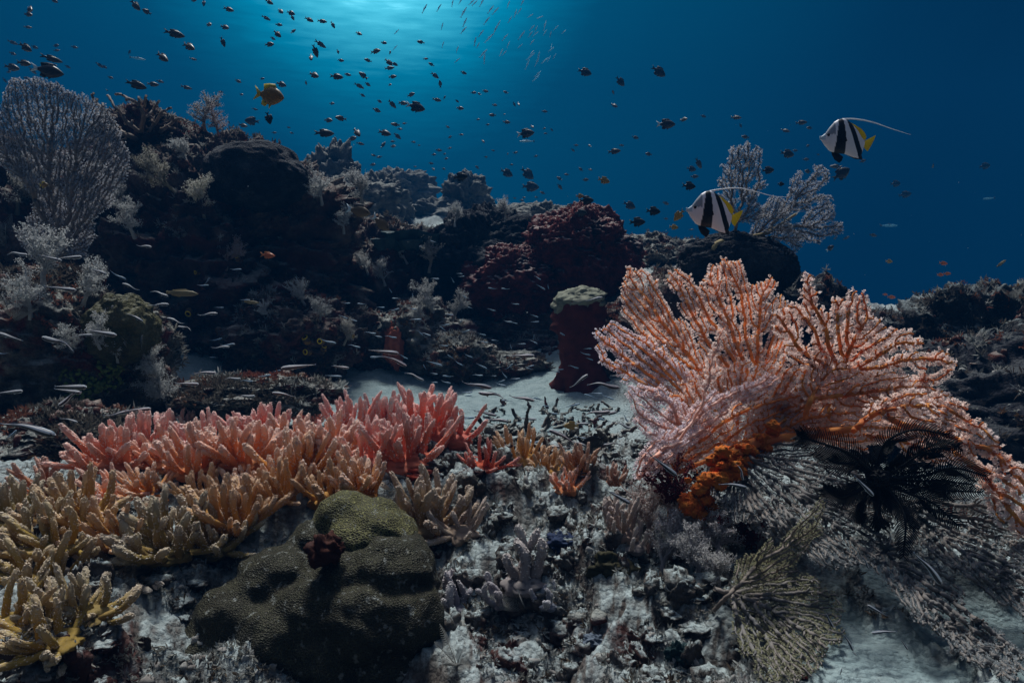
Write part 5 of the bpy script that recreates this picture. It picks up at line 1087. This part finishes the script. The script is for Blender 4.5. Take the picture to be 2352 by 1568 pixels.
for zf, x, y, l, a, me, f, lab, dd in [
    (Z4, 365, 737, 180, -20, BLE[2], -1, 'bright wavy striped fish above the encrusted rock', 1.3), (Z4, 435, 1085, 150, 35, BLE[2], -1, 'curved bluish striped fish under the encrusted rock', 1.35), (Z4, 180, 1275, 295, -16, BLE[1], 1, 'largest striped fish, close up at the left edge', .85), (Z4, 1865, 888, 178, 6, BLE[0], -1, 'bright striped fish under the yellow ringed sea squirts', 1.3),
    (Z4, 1775, 1060, 118, -8, BLE[1], -1, 'bright striped fish over the whitish pink finger coral', 1.25), (Z5, 100, 890, 90, -8, BLE[0], 1, 'bright striped fish over the buff soft coral', 1.6), (Z5, 2130, 1510, 178, -38, BLE[0], 1, 'dark striped fish slanting by the maroon whip coral', .90), (Z9, 570, 250, 94, -70, BLE[2], 1, 'curling striped fish under the orange crusted trunk', .95), (Z9, 525, 328, 150, -10, BLE[1], 1, 'striped fish with a pinkish stripe below the orange trunk', .9),
    (Z9, 1345, 335, 155, -45, BLE[0], 1, 'blue striped fish in front of the black feather star', .80), (Z9, 910, 195, 46, -25, BLE[0], 1, 'tiny striped fish over the shaded grey fan', .95), (Z9, 1350, 810, 84, -60, BLE[2], 1, 'curling striped fish on the grey fan below the feather star', .82), (Z9, 1750, 850, 245, -50, BLE[1], 1, 'long striped fish diving under the feather star', .75), (Z9, 1125, 1175, 118, -62, BLE[0], 1, 'dark striped fish diving over the lower right sea fan', .80), (Z9, 1420, 1110, 124, -30, BLE[0], -1, 'striped fish slanting over the pale lower right sand', .80),
    (Z9, 1465, 1245, 140, 5, BLE[1], -1, 'striped fish lying level over the lower right sand', .75), (Z9, 1245, 1310, 124, -60, BLE[1], 1, 'striped fish diving left of the level one on the sand', .75), (Z9, 1595, 1325, 78, -55, BLE[0], 1, 'small striped fish near the bottom right sand', .75), (Z9, 1280, 1380, 44, -40, BLE[0], 1, 'tiny striped fish touching the bottom sand', .75), (Z9, 1198, 1500, 48, 80, BLE[2], 1, 'tiny curled striped fish at the bottom edge', .72), (Z8, 1840, 400, 155, -30, BLE[0], 1, 'dark blue striped fish over the grey rubble', .92)]:
    px, py = zf(x, y); fish(me, 'striped_fish', px, py, l * K, R(a), 1, f, group=G3, label=lab, D=dd, yaw=0.05)
label_pending()

# ------------------------------------------------------------------ the two banded pennant fish
def pennant(ox, oy, sc_, D, label, fil, rot, yaw=0.):
    """outline in the units of a 350-unit long fish facing left, from its snout"""
    root = empty('bannerfish', P(ox, oy, D)); tag(root, label, 'fish', 'black and white banded fish with long dorsal streamers'); s = sc_ * K / F * D
    U = lambda x, y: ((x - 230) * s, -(y - 1315) * s)
    top = [(230, 1311), (245, 1303), (265, 1288), (290, 1252), (320, 1218), (345, 1204), (375, 1198), (400, 1206), (430, 1232), (470, 1280), (495, 1325), (512, 1350)]
    bot = [(230, 1319), (242, 1335), (258, 1362), (290, 1402), (330, 1420), (390, 1428), (440, 1452), (480, 1464), (494, 1440), (504, 1400), (512, 1376)]
    wid = [(230, 3), (250, 10), (300, 26), (360, 32), (430, 22), (490, 8), (512, 4)]
    tp = [U(*p) for p in top]; bt = [U(*p) for p in bot]; wd = [((x - 230) * s, w * s) for x, w in wid]
    def cf(V):
        x = V[:, 0] / s + 230; y = 1315 - V[:, 2] / s; c = np.tile([[.80, .75, .77]], (len(V), 1)).astype(float); t = (y - 1198) / 240.
        c[(x < 320) & (y < 1300)] = (.24, .26, .30); c[(x < 262) & (y < 1330)] = (.45, .55, .62)
        c[(x > 346 - 34 * t) & (x < 372 + 14 * t + 22 * np.sin(np.clip(t, 0, 1) * 3.14) * .3)] = (.010, .010, .012)
        l2 = 392 + 76 * np.clip(t, 0, 1.1) ** 1.05; r2 = 420 + 84 * np.clip(t, 0, 1.1); c[(x > l2) & (x < r2) & (y > 1208)] = (.010, .010, .012)
        return c
    b = fish_mesh('body', tp, bt, wd, [], cf, 90, 60); link('body', b, M['fish'], root)
    def plate(name, poly, mat, th=4, y0=0):
        poly = [U(*p) for p in poly]; n = len(poly); cen = np.mean(poly, 0); t = th * s
        V = [(p[0], y0 + t * .3, p[1]) for p in poly] + [(p[0], y0 - t * .3, p[1]) for p in poly] + [(cen[0], y0 + t, cen[1]), (cen[0], y0 - t, cen[1])]
        T = [(2 * n, q, (q + 1) % n) for q in range(n)] + [(2 * n + 1, n + (q + 1) % n, n + q) for q in range(n)]
        link(name, mesh_from(name, V, [(q, n + q, n + (q + 1) % n, (q + 1) % n) for q in range(n)], T, False), mat, root)
    plate('dorsal_fin', [(420, 1224), (455, 1246), (490, 1270), (512, 1295), (524, 1325), (516, 1345), (498, 1332), (470, 1285)], M['fin'])
    plate('tail_fin', [(506, 1352), (540, 1336), (582, 1316), (572, 1345), (552, 1385), (532, 1418), (515, 1400), (506, 1378)], M['fin'])
    plate('pelvic_fin', [(305, 1405), (345, 1418), (378, 1445), (372, 1468), (355, 1484), (325, 1462), (308, 1430)], M['blackfin'])
    plate('anal_fin', [(385, 1424), (440, 1448), (484, 1462), (496, 1442), (500, 1470), (450, 1462)], M['blackfin'])
    plate('pectoral_fin', [(345, 1335), (385, 1325), (392, 1350), (365, 1362)], M['blackfin'], 3, -33 * s)
    n = 30; pts = path_nodes([(U(*p)[0], 0, U(*p)[1]) for p in fil], n); bag = Bag(); bag.add(*tubes(pts, np.linspace(5.5, 1.0, n) * s, np.arange(-1, n - 1), 6)); link('dorsal_streamer', bag.mesh('dorsal_streamer'), M['whitefin'], root)
    S, Q = sphere(12, 8)
    for sd in (-1, 1):
        e = link('eye', mesh_from('eye', S * (9 * s, 4 * s, 10 * s), Q), M['blackfin'], root); u = U(279, 1302); e.location = (u[0], sd * 19 * s, u[1])
    root.rotation_euler = (0, rot, yaw)
x, y = Z3(228, 1315); pennant(x, y, 1.0, 1.32, 'lower black and white banded fish, in front of the stalked grey fan', [(372, 1203), (450, 1190), (550, 1184), (650, 1204), (760, 1232), (855, 1240)], 0)
x, y = Z3(1065, 865); pennant(x, y, .93, 1.55, 'upper black and white banded fish, alone in the open blue water', [(372, 1203), (450, 1206), (560, 1232), (680, 1280), (800, 1325)], -.03, -.10)


# specks drifting in the water
r_ = np.random.default_rng(99); n = 260; Cs = PA(2352 * r_.random(n), 250 + 1150 * r_.random(n) ** .8, .75 + 1.6 * r_.random(n)); keep = []
for c_ in Cs:
    d_ = Vector(c_) - Vector((0, 0, CAMZ)); h_ = bvh.ray_cast(Vector((0, 0, CAMZ)), d_.normalized()); keep.append(h_[0] is None or h_[3] > d_.length)
Cs = Cs[np.array(keep)]; bag = Bag(); blobs(bag, Cs, .0005 * (.5 + r_.random(len(Cs)))); tag(link('drifting_specks', bag.mesh('drifting_specks'), plain_mat('speck_mat', (.6, .6, .6), (.5, .5, .5), 10, .8, 0, 0, .5)), 'pale specks drifting in the water', None, None, 'stuff')
# ------------------------------------------------------------------ the water's haze
def haze():
    x0, x1, y0, y1, z0, z1 = -34, 34, -6, 30, -6, 9
    V = [(x, y, z) for x in (x0, x1) for y in (y0, y1) for z in (z0, z1)]
    Q = [(0, 1, 3, 2), (4, 6, 7, 5), (0, 4, 5, 1), (2, 3, 7, 6), (0, 2, 6, 4), (1, 5, 7, 3)]
    me = bpy.data.meshes.new('haze'); me.from_pydata(V, [], Q)
    m = bpy.data.materials.new('haze_mat'); m.use_nodes = True; t = m.node_tree; t.nodes.remove(t.nodes['Principled BSDF'])
    v = t.nodes.new('ShaderNodeVolumePrincipled')
    v.inputs['Color'].default_value = (.002, .072, .205, 1); v.inputs['Density'].default_value = .042
    t.links.new(v.outputs[0], t.nodes['Material Output'].inputs['Volume'])
    o = link('haze', me, m); tag(o, 'blue haze of the sea water', None, None, 'stuff')
haze()
